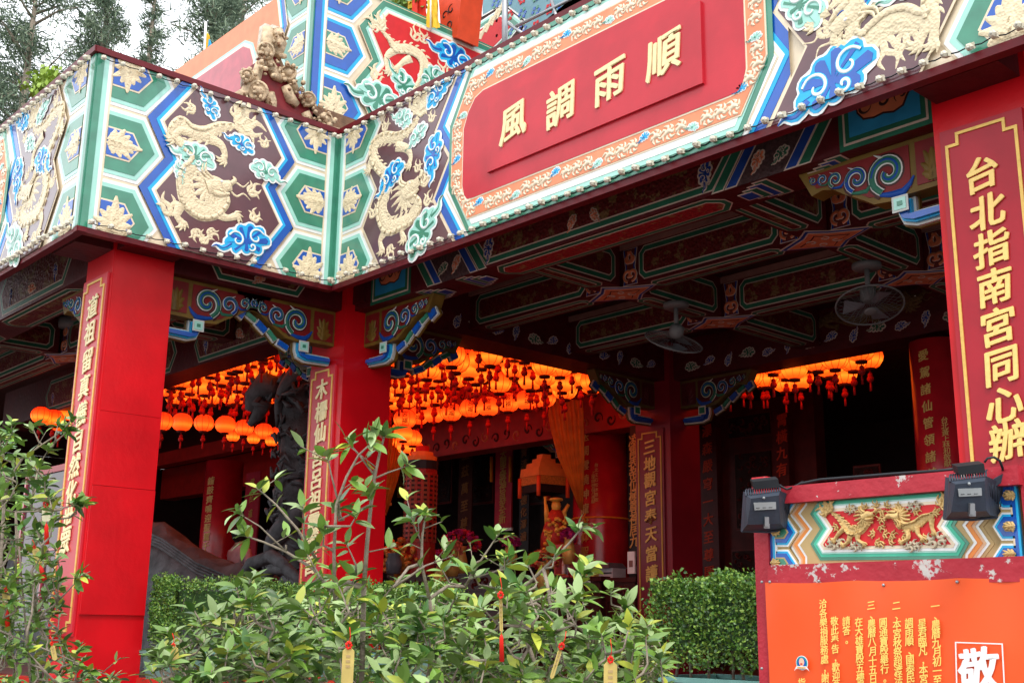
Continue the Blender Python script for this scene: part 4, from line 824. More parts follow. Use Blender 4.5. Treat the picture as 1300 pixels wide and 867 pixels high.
# round columns (each a thing standing on the hall floor)
def round_column(cx, cy, r, label, z1=4.42, m=None):
    o = empty('round_column', (cx, cy, ZF), label, 'column'); mb = MB()
    mb.lathe((cx, cy, 0), [(r*1.05, ZF), (r*1.02, 2), (r, 3), (r*.97, z1)], m or intredc, 28); mb.build('shaft', o)
    mb = MB(); mb.lathe((cx, cy, ZF), [(r*1.45, 0), (r*1.5, .1), (r*1.25, .2), (r*1.08, .25)], stone, 20); mb.build('base', o); return o
intredc = mat('column_red', (.48, .01, .018), .25, .2, 4, spec=.5)
YC = 6.6; c1 = at(1, YC, 762, 620); cR = abs(at(1, YC, 790, 620).x-at(1, YC, 735, 620).x)/2*.93
rc1 = round_column(c1.x, YC, cR, 'round red column with gold calligraphy and an orange ribbon tied round it')
def coltext(cx, cy, r, txt, x0, y0, x1, y1, size, m, parent, bold=.012):
    """characters bent round the column at the pixels given"""
    for i, ch in enumerate(txt):
        t = i/max(1, len(txt)-1); d = ray(x0+(x1-x0)*t, y0+(y1-y0)*t); o = CAM; A2 = d.x**2+d.y**2; B2 = 2*((o.x-cx)*d.x+(o.y-cy)*d.y); C2 = (o.x-cx)**2+(o.y-cy)**2-(r+.004)**2
        D = B2*B2-4*A2*C2
        if D < 0: continue
        p = o+d*((-B2-math.sqrt(D))/(2*A2)); n = Vector((p.x-cx, p.y-cy, 0)).normalized(); u = Vector((0, 0, 1)).cross(n)
        pl = Plane(p, u, n); char(ch, pl, 0, 0, size, 0, m, parent, bold=bold)
gm = MATS['gold_mid']
coltext(c1.x, YC, cR, '凌空玉闕雲繞神龍供仰聖', 743, 518, 742, 700, .15, gm, rc1)
coltext(c1.x, YC, cR, '台北王石松沐恩敬', 757, 590, 757, 634, .06, gm, rc1, .006); coltext(c1.x, YC, cR, '上瓊娘林品月善献', 753, 600, 753, 636, .06, gm, rc1, .006)
mb = MB(); zr = at(1, YC-cR, 760, 655).z; mb.lathe((c1.x, YC, zr), [(cR+.01, -.012), (cR+.016, 0), (cR+.01, .012)], drape, 28)
mb.tube([(c1.x+.12, YC-cR-.03, zr+.05), (c1.x+.08, YC-cR-.035, zr), (c1.x+.13, YC-cR-.03, zr-.08)], .012, drape, 5); rb = mb.build('ribbon', rc1)
YR = 5.15; c2 = at(1, YR, 1188, 500); r2 = abs(at(1, YR, 1215, 500).x-at(1, YR, 1152, 500).x)/2*.98
rc2 = round_column(c2.x+.03, YR, r2, 'round red column with gold calligraphy glimpsed left of the large right pillar')
coltext(c2.x+.03, YR, r2, '愛駕諸仙管領諸善', 1172, 451, 1183, 601, .115, gm, rc2); coltext(c2.x+.03, YR, r2, '台北黃上林和敬献', 1199, 533, 1203, 588, .07, gm, rc2, .006)
c3 = at(1, 4.6, 281, 650); r3 = abs(at(1, 4.6, 297, 650).x-at(1, 4.6, 265, 650).x)/2*.75
rc3 = round_column(c3.x, 4.6, r3, 'dim round red column deep inside the left wing')
coltext(c3.x, 4.6, r3, '鐘鼓齊鳴迎聖駕千秋', 268, 610, 260, 705, .15, gm, rc3)
# slim boards deep inside
def hang_board(pl, x0, y0, x1, y1, label, txt, m, cm, size, name='hanging_scroll', cat='scroll', bar=True):
    u0, v0, u1, v1 = pxrect(pl, x0, y0, x1, y1); t = empty(name, pl.P((u0+u1)/2, v0, 0), label, cat)
    mb = MB(); plate(mb, pl, [(u0, v0), (u1, v0), (u1, v1), (u0, v1)], -.02, .01, m); mb.build('cloth' if bar else 'board', t)
    if bar:
        mb = MB(); mb.obox(pl.P((u0+u1)/2, v0, .0), (.5*(u1-u0)+.02, 0, 0), (0, .02, 0), (0, 0, .025), whitep); mb.build('weight_bar', t)
    n = len(txt); st = (v1-v0-.25)/n
    for i, ch in enumerate(txt): char(ch, pl, (u0+u1)/2, v1-.2-st*i, size, .02, cm, t, bold=.012)
    return t
IP = Plane((0, 8.2, 0), (1, 0, 0), (0, -1, 0))
hs = hang_board(IP, 629, 562, 650, 672, 'crimson hanging scroll with a white weight bar between dark doors', '天開孟將神旨發全新', mat('scroll_red', (.48, .02, .045), .5, .15), gm, .19)
for x in (627, 651):
    mb = MB(); mb.tube([IP.P(*IP.uv(x, 580), .06), IP.P(*IP.uv(x, 612), .06)], .03, drape, 6); mb.build('tassel', hs)
hang_board(IP, 583, 520, 600, 690, 'dark brown board with dim gold characters left of the crimson scroll', '百帝聖茲萬至尊', mat('board_brown', (.07, .016, .012), .4, .2), mat('letter_dim', (.3, .13, .04), .5, .1), .22, 'couplet_board', 'couplet board', False)
hang_board(IP, 660, 560, 672, 700, 'narrow dark board with dim gold characters right of the crimson scroll', '霄漢凌雲德化澤遍', mat('board_black', (.02, .008, .008), .4, .2), MATS['letter_dim'], .17, 'couplet_board', 'couplet board', False)
IS = Plane((0, 6.0, 0), (1, 0, 0), (0, -1, 0))
hang_board(IS, 801, 540, 811, 706, 'narrow black board with gold characters just left of the 三地觀宮 pillar', '凌霄表帝位極尊神居九', MATS['board_black'], gm, .175, 'couplet_board', 'couplet board', False)
ISd = Plane((0, 5.6, 0), (1, 0, 0), (0, -1, 0))
hang_board(ISd, 309, 600, 327, 735, 'dim red board with gold edge and characters beside the dragon column', '靈台道德真人', MATS['scroll_red'], gm, .16, 'couplet_board', 'couplet board', False)
for k, (x0, y0, x1, y1) in enumerate(((548, 560, 575, 640), (600, 560, 628, 640), (672, 555, 700, 640))):
    u0, v0, u1, v1 = pxrect(WP, x0, y0, x1, y1); mb = MB(); nest(mb, WP, [(u0, v0), (u1, v0), (u1, v1), (u0, v1)], [(0, MATS['door_frame']), (.04, intdark)], 0, None, .02); o = mb.build('door_panel', hw); carving(WP, u0+.04, v0+.04, u1-.04, v1-.04, o, 20+k, mat('dim_carving', (.05, .012, .008), .45, .3), .04)
# lattice panel behind the palace lantern
u0, v0, u1, v1 = pxrect(IP, 508, 570, 524, 630); mb = MB()
for i in range(6): mb.box(u0+(u1-u0)*i/5-.012, 8.16, v0, u0+(u1-u0)*i/5+.012, 8.19, v1, lat)
for i in range(12): mb.box(u0, 8.165, v0+(v1-v0)*i/11-.012, u1, 8.185, v0+(v1-v0)*i/11+.012, lat)
la = mb.build('lattice_screen'); tag(la, 'small gold lattice screen behind the tall red hanging lantern', 'screen')
# beam at the hall front with scroll carving
hb_ = MB(); hb_.box(-16, 6.15, 4.28, -.9, 6.5, 4.95, mat('lantern_lit_red', (.42, .012, .01), .4, .2, 6)); ho = hb_.build('hall_beam', temple); litred = mat('lantern_lit_red', (.42, .012, .01), .4, .2, 6); hb2 = MB(); hb2.box(-16, 4.95, 4.7, -.79, 5.2, 4.955, litred); h2 = hb2.build('inner_beam', temple); HP2 = Plane((0, 4.95, 4.7), (1, 0, 0), (0, -1, 0)); mb = MB()  # beam red brightened to stand in for the lantern glow
for i in range(50): ribbon(mb, HP2, spiral(-8+.15*i, .12+.03*(i % 2), .06, 1.1, i, 1 if i % 2 else -1), .012, 0, .012, corange if i % 2 else drkred, 2)
mb.build('scroll_relief', h2, kind='stuff')
HPn = Plane((0, 6.15, 4.28), (1, 0, 0), (0, -1, 0))
mb = MB()
for i in range(40): u = -10+.24*i; ribbon(mb, HPn, spiral(u, .14+.05*(i % 2), .09, 1.1, i, 1 if i % 2 else -1), .018, 0, .02, drkred if i % 3 else corange, 2)
mb.build('scroll_relief', ho, kind='stuff')
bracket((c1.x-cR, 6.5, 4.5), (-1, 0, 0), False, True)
# ---- lanterns
def lantern_mat(name, hot, mid_, cold, st, z0=-.05):
    m = bpy.data.materials.new(name); m.use_nodes = True; n = m.node_tree; b = n.nodes['Principled BSDF']; b.inputs['Base Color'].default_value = (.6, .08, .02, 1); b.inputs['Roughness'].default_value = .5
    tc = n.nodes.new('ShaderNodeTexCoord'); sx = n.nodes.new('ShaderNodeSeparateXYZ'); n.links.new(tc.outputs['Object'], sx.inputs[0])
    ma = n.nodes.new('ShaderNodeMath'); ma.operation = 'SUBTRACT'; ma.inputs[1].default_value = z0; n.links.new(sx.outputs[2], ma.inputs[0])
    ab = n.nodes.new('ShaderNodeMath'); ab.operation = 'ABSOLUTE'; n.links.new(ma.outputs[0], ab.inputs[0])
    rr = n.nodes.new('ShaderNodeValToRGB'); rr.color_ramp.elements[0].position = .0; rr.color_ramp.elements[0].color = (*hot, 1); rr.color_ramp.elements[1].position = .135; rr.color_ramp.elements[1].color = (*cold, 1)
    e = rr.color_ramp.elements.new(.055); e.color = (*mid_, 1); n.links.new(ab.outputs[0], rr.inputs[0]); n.links.new(rr.outputs[0], b.inputs['Emission Color']); b.inputs['Emission Strength'].default_value = st; return m
lan_a = lantern_mat('lantern_glow', (1, .18, .01), (.95, .065, .003), (.8, .02, .002), 1.4); lan_b = lantern_mat('lantern_glow_dim', (1, .12, .008), (.85, .045, .003), (.7, .018, .002), 1.35)
lred = mat('tassel_red', (.5, .01, .01), .6, .1); lblk = mat('lantern_cap', (.07, .01, .008), .5, .2)
def lantern_meshes(m, R=.15):
    sh = MB(); n = 20; pr = [(R*.38, -.8*R), (R*.72, -.62*R), (R*.93, -.3*R), (R, 0), (R*.93, .32*R), (R*.7, .64*R), (R*.4, .8*R)]
    vs = []; fs = []
    for i, (r, z) in enumerate(pr):
        for k in range(n):
            a = 2*math.pi*k/n; q = r*(1 if k % 2 else .965); vs.append((q*math.cos(a), q*math.sin(a), z))
    for i in range(len(pr)-1):
        for k in range(n): fs.append((i*n+k, i*n+(k+1) % n, (i+1)*n+(k+1) % n, (i+1)*n+k))
    sh.add(vs, fs, m, True)
    rb = MB()
    for k in range(10): a = 2*math.pi*(2*k+1)/n; rb.tube([(math.cos(a)*r*1.01, math.sin(a)*r*1.01, z) for r, z in pr], .0035, lblk, 3, False)
    cb_ = MB(); cb_.lathe((0, 0, 0), [(R*.42, -.98*R), (R*.42, -.8*R)], lblk, 10); cp_ = MB(); cp_.lathe((0, 0, 0), [(R*.42, .78*R), (R*.42, .92*R), (R*.1, .98*R)], lblk, 10)
    ts = MB(); ts.tube([(0, 0, -.98*R), (0, 0, -1.15*R)], .006, lred, 4); ts.ell((0, 0, -1.32*R), .03, .03, .03, lred, 8); ts.ell((0, 0, -1.62*R), .042, .042, .042, lred, 8); ts.lathe((0, 0, -2.5*R), [(.016, 0), (.01, .7*R)], lred, 6)
    return sh.mesh('shade'), rb.mesh('ribs'), cp_.mesh('cap'), cb_.mesh('bottom_cap'), ts.mesh('tassel')
LM_A = lantern_meshes(lan_a, .158); LM_B = lantern_meshes(lan_b, .17)
def lantern(p, meshes, label, group, ceil=4.95, s=1, cap=True):
    t = empty('paper_lantern', p, label, 'lantern', group); j = random.uniform(0, 6)
    for me, nm in zip(meshes, ('shade', 'ribs', 'top_cap', 'bottom_cap', 'tassel')): inst(me, nm, p, t, (0, 0, j), s*random.uniform(.97, 1.03))
    return t
rnd = random.Random(21)
def inside(x, y, poly):
    c = False
    for i in range(len(poly)):
        a, b = poly[i-1], poly[i]
        if (a[1] > y) != (b[1] > y) and x < (b[0]-a[0])*(y-a[1])/(b[1]-a[1])+a[0]: c = not c
    return c
Q_L = [(190, 503), (190, 440), (380, 420), (395, 470), (378, 505), (330, 505)]; Q_C = [(485, 515), (485, 430), (600, 420), (790, 470), (790, 512), (760, 508), (690, 486), (600, 488), (530, 508)]; Q_R = [(915, 520), (915, 460), (1140, 440), (1140, 500)]
cl_, cc_, crr = 0, 0, 0; ORD = ['leftmost', 'second from left', 'third from left', 'fourth from left', 'fifth from left', 'sixth from left', 'seventh from left', 'eighth from left', 'ninth from left', 'tenth from left', 'eleventh from left', 'twelfth from left', 'thirteenth from left']
for i in range(44):
    for j in range(20):
        x = -1.1-.25*i+rnd.uniform(-.05, .05); y = 1.0+.27*j+rnd.uniform(-.05, .05); z = 4.64+rnd.uniform(-.15, .14)
        if y > 5.95 or (y > 4.75 and x > -5.5): continue
        if y>5.2 and x>-2: pass
        px_, py_, _ = topx((x, y, z))
        if inside(px_, py_, Q_L): cl_ += 1; lantern((x, y, z), LM_A, 'glowing orange paper lantern massed with others left of the central pillar', 'lanterns massed under the ceiling left of the central pillar')
        elif inside(px_, py_, Q_C): cc_ += 1; lantern((x, y, z), LM_A, 'glowing orange paper lantern massed with others right of the central pillar', 'lanterns massed under the ceiling right of the central pillar')
for i in range(13):
    for j in range(3):
        x = .1+.3*i+rnd.uniform(-.05, .05); y = 5.65+.33*j; z = 4.64+rnd.uniform(-.1, .08)
        px_, py_, _ = topx((x, y, z))
        if 925 < px_ < 1112: crr += 1; lantern((x, y, z), LM_A, 'paper lantern behind the right porch beam, %s in the %s row' % (ORD[i], ('front', 'middle', 'back')[j]), 'lanterns behind the porch beam on the right')
print('LANTERNS', cl_, cc_, crr)
lab = {0: 'leftmost', 1: 'second', 2: 'third', 3: 'fourth', 4: 'fifth', 5: 'rightmost'}
for k, (x, y) in enumerate(((206, 535), (231, 536), (259, 537), (286, 539), (310, 543), (335, 548), (354, 551))):
    d = 14.0+.45*k; lantern(dep(x, y, d), LM_B, '%s red globe lantern from the left pillar in the lower row' % ['first', 'second', 'third', 'fourth', 'fifth', 'sixth', 'seventh'][k], 'lower row of globe lanterns in the left opening', s=.78)
for k, (x, y) in enumerate(((322, 556), (345, 559), (296, 553))):
    lantern(dep(x, y, 16.2), LM_A, 'smaller bright lantern hanging behind the lower row, %s' % ('centre', 'right', 'left')[k], 'bright lanterns behind the lower row', s=.62)
for k, (x, y) in enumerate(((531, 528), (551, 525), (573, 523), (597, 518), (620, 516), (645, 511), (669, 508), (691, 505), (514, 532))):
    lt = lantern(dep(x, y, 16.2-.15*k), LM_B, '%s red lantern from the central pillar in the row of lettered lanterns' % ['second', 'third', 'fourth', 'fifth', 'sixth', 'seventh', 'eighth', 'ninth', 'first'][k], 'row of lettered lanterns under the hall beam', s=.9)
    p = Vector(lt.location); n = (CAM-p); n.z = 0; n.normalize()
    for q, ch in enumerate('宮福'): pl = Plane(p+n*.155, Vector((0, 0, 1)).cross(n), n); char(ch, pl, .0, .045-.09*q, .075, 0, lblk, lt, bold=.012)
for k, (x, y) in enumerate(((512, 550), (524, 556), (515, 566), (527, 570), (506, 560), (508, 545))):
    lantern(dep(x, y, 14.5+.2*k), LM_A, 'small bright lantern beside the central pillar, %s in its cluster' % ('top left', 'upper right', 'middle', 'lower right', 'lower left', 'topmost')[k], 'cluster of small lanterns beside the central pillar', s=.75)
for k, (x, y) in enumerate(((52, 527), (68, 531), (84, 524), (76, 538), (96, 530))):
    lantern(dep(x, y, 15.5+.3*k), LM_A, 'orange lantern glimpsed left of the leftmost pillar, %s' % ('far left', 'lower left', 'middle', 'lowest', 'nearest the pillar')[k], 'lanterns seen left of the leftmost pillar', s=.85)
# ---- altar group
def drape_mesh(pts_l, pts_r, dist, m, nf=9, amp=.05):
    mb = MB(); n = 24; rows = len(pts_l); vs = []
    for j in range(rows):
        for i in range(n+1):
            t = i/n; x = pts_l[j][0]*(1-t)+pts_r[j][0]*t; y = pts_l[j][1]*(1-t)+pts_r[j][1]*t; vs.append(dep(x, y, dist+amp*math.sin(t*nf*2*math.pi)))
    mb.add(vs, [(j*(n+1)+i, j*(n+1)+i+1, (j+1)*(n+1)+i+1, (j+1)*(n+1)+i) for j in range(rows-1) for i in range(n)], m, True); return mb
dr = empty('orange_drape', dep(725, 640, 17), 'orange silk drape gathered diagonally beside the round red column', 'curtain'); drape_mesh([(692, 505), (699, 545), (708, 580), (722, 612), (735, 645)], [(740, 508), (742, 550), (742, 590), (741, 620), (740, 648)], 16.1, drape).build('cloth', dr)
dr = empty('orange_drape', dep(490, 640, 17), 'orange silk drape hanging just right of the central pillar', 'curtain'); drape_mesh([(485, 540), (485, 575), (484, 600), (484, 640)], [(519, 545), (513, 575), (505, 610), (490, 655)], 15.2, drape).build('cloth', dr)
mb = MB(); mb.obox(dr.location, (.1, 0, 0), (0, .03, 0), (0, 0, .02), goldc); mb.build('tieback', dr)
# altar canopy (stepped umbrella)
ac = dep(690, 640, 16.5); cz = lambda y: dep(690, y, 16.5).z; can = empty('altar_canopy', (ac.x, ac.y, cz(612)), 'orange stepped silk canopy with fringe and tassels above the golden statue', 'canopy'); silk = mat('pale_orange_silk', (.8, .26, .05), .5, .12); fring = mat('fringe_gold', (.55, .2, .03), .6, .3, 40)
ca_ = math.atan2(CAM.y-ac.y, CAM.x-ac.x)
def prism(mb, c, r0_, r1_, z0, z1, m, n=4, rot=.6):
    vs = [(c.x+r*math.cos(2*math.pi*k/n+rot), c.y+r*math.sin(2*math.pi*k/n+rot), z) for r, z in ((r0_, z0), (r1_, z1)) for k in range(n)]
    mb.add(vs, [(k, (k+1) % n, n+(k+1) % n, n+k) for k in range(n)]+[tuple(range(n-1, -1, -1)), tuple(range(n, 2*n))], m)
W1 = 27/FPX*16.5*1.15
for k, (ya, yb, f) in enumerate(((605, 594, 1), (594, 587, .75), (587, 581, .5), (581, 575, .3))):
    mb = MB(); prism(mb, ac, W1*f, W1*f*.96, cz(ya), cz(yb), silk); mb.build('tier', can)
mb = MB(); prism(mb, ac, W1*.97, W1*.97, cz(616), cz(605)-.003, fring); mb.build('valance', can)
mb = MB(); prism(mb, ac, W1*.9, W1*.9, cz(626), cz(616)-.003, intdark); mb.build('inner_cover', can)
for k in range(4):
    a = k*math.pi/2+.6; mb = MB(); mb.tube([(ac.x+W1*math.cos(a), ac.y+W1*math.sin(a), cz(606)), (ac.x+W1*math.cos(a), ac.y+W1*math.sin(a), cz(632))], .03, mat('tassel_orange', (.75, .09, .02), .6, .1), 6); mb.build('tassel', can)
# golden statue
sp_ = dep(704, 690, 16); S_ = 16/FPX
gst = mat('statue_gold', (.9, .5, .08), .3, .25, 14, metal=.15, bump=.5); st = empty('gold_statue', (sp_.x, sp_.y, sp_.z-.1), 'small seated golden deity statue in red robe holding a staff under the canopy', 'statue')
def sz(x, y, o=0): return dep(x, y, 16+o)
mb = MB(); mb.tube([sz(704, 698), sz(704, 680), sz(705, 666), sz(706, 652), sz(706, 645)], [.2, .19, .15, .11, .05], mat('robe_red', (.5, .04, .02), .5, .3, 20), 10); mb.build('robe', st)
mb = MB(); mb.ell(tuple(sz(706, 642)), .07, .07, .085, gst, 12); mb.ell(tuple(sz(706, 634)), .1, .1, .03, gst, 12); mb.build('head', st)
for s_, pts in ((1, [(708, 657), (718, 664), (716, 650), (722, 640)]), (-1, [(703, 657), (694, 664), (694, 652), (693, 640)])):
    mb = MB(); mb.tube([sz(*p) for p in pts], [.06, .05, .04, .025], gst, 6); mb.build('arm', st)
mb = MB(); mb.tube([sz(692, 630), sz(693, 670), sz(695, 700)], .02, gst, 5); mb.build('staff', st)
mb = MB()
for i in range(40): a = rnd.uniform(0, 6.28); p = sz(704+rnd.gauss(0, 10), 680+rnd.uniform(-22, 18), -.15); mb.ell(tuple(p), .035, .035, .03, gst, 6)
mb.build('ornament', st, kind='stuff')
# octagonal palace lantern
lp = dep(534, 640, 14.5); lz = lambda y: dep(534, y, 14.5).z; pal = empty('palace_lantern', (lp.x, lp.y, lz(720)), 'tall round red votive lantern tower with gold tablets and a stepped crown', 'votive tower')
Rr = 20/FPX*14.5; lg = mat('votive_red', (.35, .02, .015), .35, .3, 30, bump=.4)
mb = MB(); mb.lathe((lp.x, lp.y, 0), [(Rr, lz(730)), (Rr, lz(595))], lg, 16, False); mb.build('body', pal)
for k, (ya, yb, f, m) in enumerate(((595, 584, 1.06, MATS['black_plastic']), (584, 578, .95, silk), (578, 572, .72, silk), (572, 564, .45, lred))):
    mb = MB(); mb.lathe((lp.x, lp.y, 0), [(Rr*f, lz(ya)+.003), (Rr*f, lz(yb))], m, 16, False); mb.build('crown_tier', pal)
for k in range(16):
    a = 2*math.pi*k/16; n = Vector((math.cos(a), math.sin(a), 0)); 
    if n.dot((CAM-lp).normalized()) < 0: continue
    c = Vector((lp.x, lp.y, lz(645)))+n*Rr; mb = MB(); mb.obox(c, n*.006, n.cross(Vector((0, 0, 1)))*.05, (0, 0, .42), mat('tablet_ochre', (.3, .06, .02), .45, .2) if k % 2 else lg); o = mb.build('tablet', pal)
    mb = MB(); 
    for q in range(14): mb.obox(c+n*.008+Vector((0, 0, .38-.058*q)), n*.003, n.cross(Vector((0, 0, 1)))*.02, (0, 0, .013), drk)
    mb.build('inscription', o, kind='stuff')
# altar tables, offerings, flowers
TP = Plane((0, 5.7, 0), (1, 0, 0), (0, -1, 0)); wood = mat('rosewood', (.06, .01, .009), .3, .25, 6, bump=.2)
def table(x0, x1, ytop, y, dpt, label, name='offering_table'):
    a = at(1, y, x0, ytop); b = at(1, y, x1, ytop); zt = (a.z+b.z)/2; t = empty(name, ((a.x+b.x)/2, y, ZF), label, 'table'); X0, X1 = a.x, b.x
    mb = MB(); mb.box(X0-.04, y-.03, zt-.06, X1+.04, y+dpt, zt, wood); mb.build('tabletop', t)
    mb = MB(); mb.box(X0, y, zt-.3, X1, y+.04, zt-.061, wood); o = mb.build('apron', t); carving(Plane((0, y, 0), (1, 0, 0), (0, -1, 0)), X0+.03, zt-.27, X1-.03, zt-.09, o, 5, mat('table_carving', (.1, .018, .016), .3, .2))
    mb = MB(); mb.box(X0+.02, y+.03, ZF+.1, X1-.02, y+.07, zt-.302, wood); o = mb.build('front_panel', t); carving(Plane((0, y+.03, 0), (1, 0, 0), (0, -1, 0)), X0+.1, ZF+.2, X1-.1, zt-.34, o, 6, MATS['table_carving'])
    for lx in (X0, X1-.09):
        for ly in (y, y+dpt-.1): mb = MB(); mb.box(lx, ly+.001, ZF+.002, lx+.09, ly+.09, zt-.301, wood); mb.build('leg', t)
    return t, zt
tb, zt1 = table(655, 762, 733, 5.65, .8, 'carved rosewood offering table in front of the round calligraphy column')
tb2, zt2 = table(764, 806, 733, 5.75, .7, 'plain dark side table beside the inner square pillar')
tb3, zt3 = table(495, 640, 726, 6.3, .8, 'long altar table behind the shrubs right of the central pillar')
def onT(x, y, yy): return at(1, yy, x, y)
# red display case
p = onT(720, 716, 5.8); dc = empty('display_case', (p.x, 5.8, zt1), 'small pink-red display case holding two white vases on the offering table', 'case'); z0 = zt1+.003; wd = .15; hh = .38
cas = mat('case_pink', (.6, .12, .13), .5, .1)
for nm, bx in (('side_panel', (-wd, -.1, 0, -wd+.03, .1, hh)), ('side_panel', (wd-.03, -.1, 0, wd, .1, hh)), ('top_panel', (-wd, -.11, hh+.001, wd, .11, hh+.06)), ('base_panel', (-wd+.031, -.1, 0, wd-.031, .1, .03)), ('back_panel', (-wd+.031, .08, .031, wd-.031, .1, hh-.001))):
    mb = MB(); mb.box(p.x+bx[0], 5.8+bx[1], z0+bx[2], p.x+bx[3], 5.8+bx[4], z0+bx[5], cas if nm != 'back_panel' else intdark); mb.build(nm, dc)
for k, dx in enumerate((-.045, .045)):
    mb = MB(); c = Vector((p.x+dx, 5.78, z0+.031)); mb.lathe(c, [(.022, 0), (.03, .06), (.03, .16), (.015, .2), (.02, .24)], whitep if k == 0 else mat('vase_blue', (.3, .4, .55), .3, .1), 10); o = mb.build('vase'); tag(o, ('white vase at the left in the pink-red case', 'bluish vase at the right in the pink-red case')[k], 'vase')
p = onT(771, 725, 5.9); cr2 = empty('storage_bag', (p.x, 5.9, zt2), 'grey and white zipped bag on the side table by the inner pillar', 'bag')
mb = MB(); mb.box(p.x-.19, 5.8, zt2+.003, p.x+.19, 6.05, zt2+.13, mat('bag_white', (.5, .5, .52), .7, .15)); mb.build('body', cr2); mb = MB(); prism(mb, Vector((p.x, 5.92, 0)), .25, .19, zt2+.131, zt2+.2, mat('bag_grey', (.12, .12, .14), .7, .2), 4, .785); mb.build('flap', cr2); mb = MB(); mb.box(p.x-.17, 5.79, zt2+.06, p.x+.17, 5.799, zt2+.075, blackm); mb.build('zip', cr2)
p = onT(806, 712, 5.6); mb = MB(); u0, v0, u1, v1 = pxrect(Plane((0, 5.55, 0), (1, 0, 0), (0, -1, 0)), 800, 700, 809, 728); mb.box(u0, 5.5, v0, u1, 5.53, v1, whitep); nb2 = mb.build('notice_card'); tag(nb2, 'white notice card with a pink mark standing by the inner pillar', 'card'); mb = MB(); mb.box(u0+.03, 5.494, v0+.08, u1-.03, 5.499, v0+.16, pinkl); mb.build('print', nb2)
fl_m = [mat('flower_magenta', (.4, .02, .16), .6, .3, 30), mat('flower_red', (.5, .02, .03), .6, .3, 30), mat('flower_peach', (.65, .18, .12), .6, .3, 30), mat('fruit_gold', (.7, .3, .04), .4, .3, 20)]
def bouquet(x, y, rx, ry, d, mats_, label, n=130, zt=None):
    c = dep(x, y, d); t = empty('flower_bouquet', (c.x, c.y, c.z-ry/FPX*d-.25), label, 'flowers'); mb = MB(); sx = rx/FPX*d; sy = ry/FPX*d
    for i in range(n):
        a = rnd.uniform(0, 6.28); b = rnd.uniform(-.6, 1.57); q = Vector((c.x+sx*math.cos(a)*math.cos(b), c.y+sx*math.sin(a)*math.cos(b), c.z+sy*math.sin(b))); s = rnd.uniform(.02, .045)
        for k in range(3): d_ = Vector((rnd.gauss(0, 1), rnd.gauss(0, 1), rnd.gauss(0, 1))).normalized(); e = d_.orthogonal().normalized(); f = d_.cross(e); mb.add([q-e*s, q-f*s, q+e*s, q+f*s], [(0, 1, 2, 3)], rnd.choice(mats_))
    mb.build('blossoms', t, kind='stuff'); mb = MB(); mb.lathe((c.x, c.y, c.z-sy*.5), [(.07, -.3), (.1, -.15), (.06, 0), (.09, .05)], goldc, 12); mb.build('vase', t)
bouquet(585, 690, 24, 16, 15.4, fl_m[:2]+fl_m[:1], 'large magenta orchid bouquet left of the crimson scroll'); bouquet(575, 697, 12, 9, 15.1, fl_m[2:3], 'small peach flower bunch in front of the magenta orchids', 70); bouquet(648, 688, 12, 8, 15.6, fl_m[:1], 'small magenta bouquet under the crimson scroll', 60)
bouquet(722, 682, 9, 10, 15.6, fl_m[:1], 'dark magenta bouquet beside the golden statue', 60); bouquet(690, 712, 20, 12, 15.0, fl_m[1:4], 'red and gold offering flowers at the foot of the statue', 130); bouquet(560, 712, 20, 12, 15.0, fl_m[:2], 'dark red flowers low behind the shrub tips', 110)
gcv = mat('gilt_carving', (.55, .2, .04), .35, .4, 14, metal=.3, bump=.6)
gc = empty('gilt_burner', dep(505, 725, 14.2), 'gilded carved incense burner beside the central pillar', 'incense burner'); mb = MB()
for i in range(80): p = dep(505+rnd.gauss(0, 12), 708+rnd.gauss(0, 10), 14.2+rnd.uniform(-.15, .15)); mb.ell(tuple(p), rnd.uniform(.03, .07), rnd.uniform(.03, .07), rnd.uniform(.03, .06), gcv, 6)
mb.build('gilt_ornament', gc, kind='stuff'); c = dep(500, 715, 14.0); mb = MB(); mb.lathe(c, [(.08, -.12), (.1, 0), (.07, .1), (.09, .12)], mat('bell_grey', (.12, .13, .15), .4, .2), 12); mb.build('bell', gc)
# offerings along the table edge
for i, x in enumerate((700, 712, 730, 742, 752)):
    p = onT(x, 730, 5.75); mb = MB(); mb.box(p.x-.07, 5.7, zt1+.003, p.x+.07, 5.8, zt1+.04+.01*(i % 3), (fl_m[1], fl_m[3], redf, fl_m[3], goldc)[i]); o = mb.build('offering_packet'); tag(o, ('crimson packet lying left of the pink-red case', 'ochre packet lying just left of the pink-red case', 'bright red packet just right of the pink-red case', 'orange packet lying near the tied ribbon column', 'gold packet at the right end of the offering table')[i], 'packet')
# dragon column
dcx = at(1, 1.5, 380, 600); dr_c = .33; dx, dy = dcx.x, 1.5
dc_ = empty('dragon_column', (dx, dy, ZF), 'dark grey stone column wrapped in a carved dragon behind the central pillar', 'column')
mb = MB(); mb.lathe((dx, dy, 0), [(.4, ZF), (.38, ZF+.3), (.23, ZF+.4), (.23, 4.4)], stone, 18); mb.build('shaft', dc_)
mb = MB(); pts = []; rr_ = []
for i in range(70): t = i/69; a = 1+t*11; pts.append((dx+math.cos(a)*.27, dy+math.sin(a)*.27, ZF+.4+t*2.95)); rr_.append(.09+.03*math.sin(t*20))
mb.tube(pts, rr_, stone, 7)
hx = dx-.34; mb.tube([(dx-.2, dy-.2, 4.25), (hx, dy-.3, 4.28), (hx-.14, dy-.35, 4.15), (hx-.2, dy-.35, 4.0)], [.12, .17, .13, .08], stone, 8); mb.tube([(hx, dy-.3, 4.1), (hx-.1, dy-.34, 3.92), (hx-.2, dy-.36, 3.84)], [.1, .07, .04], stone, 7)
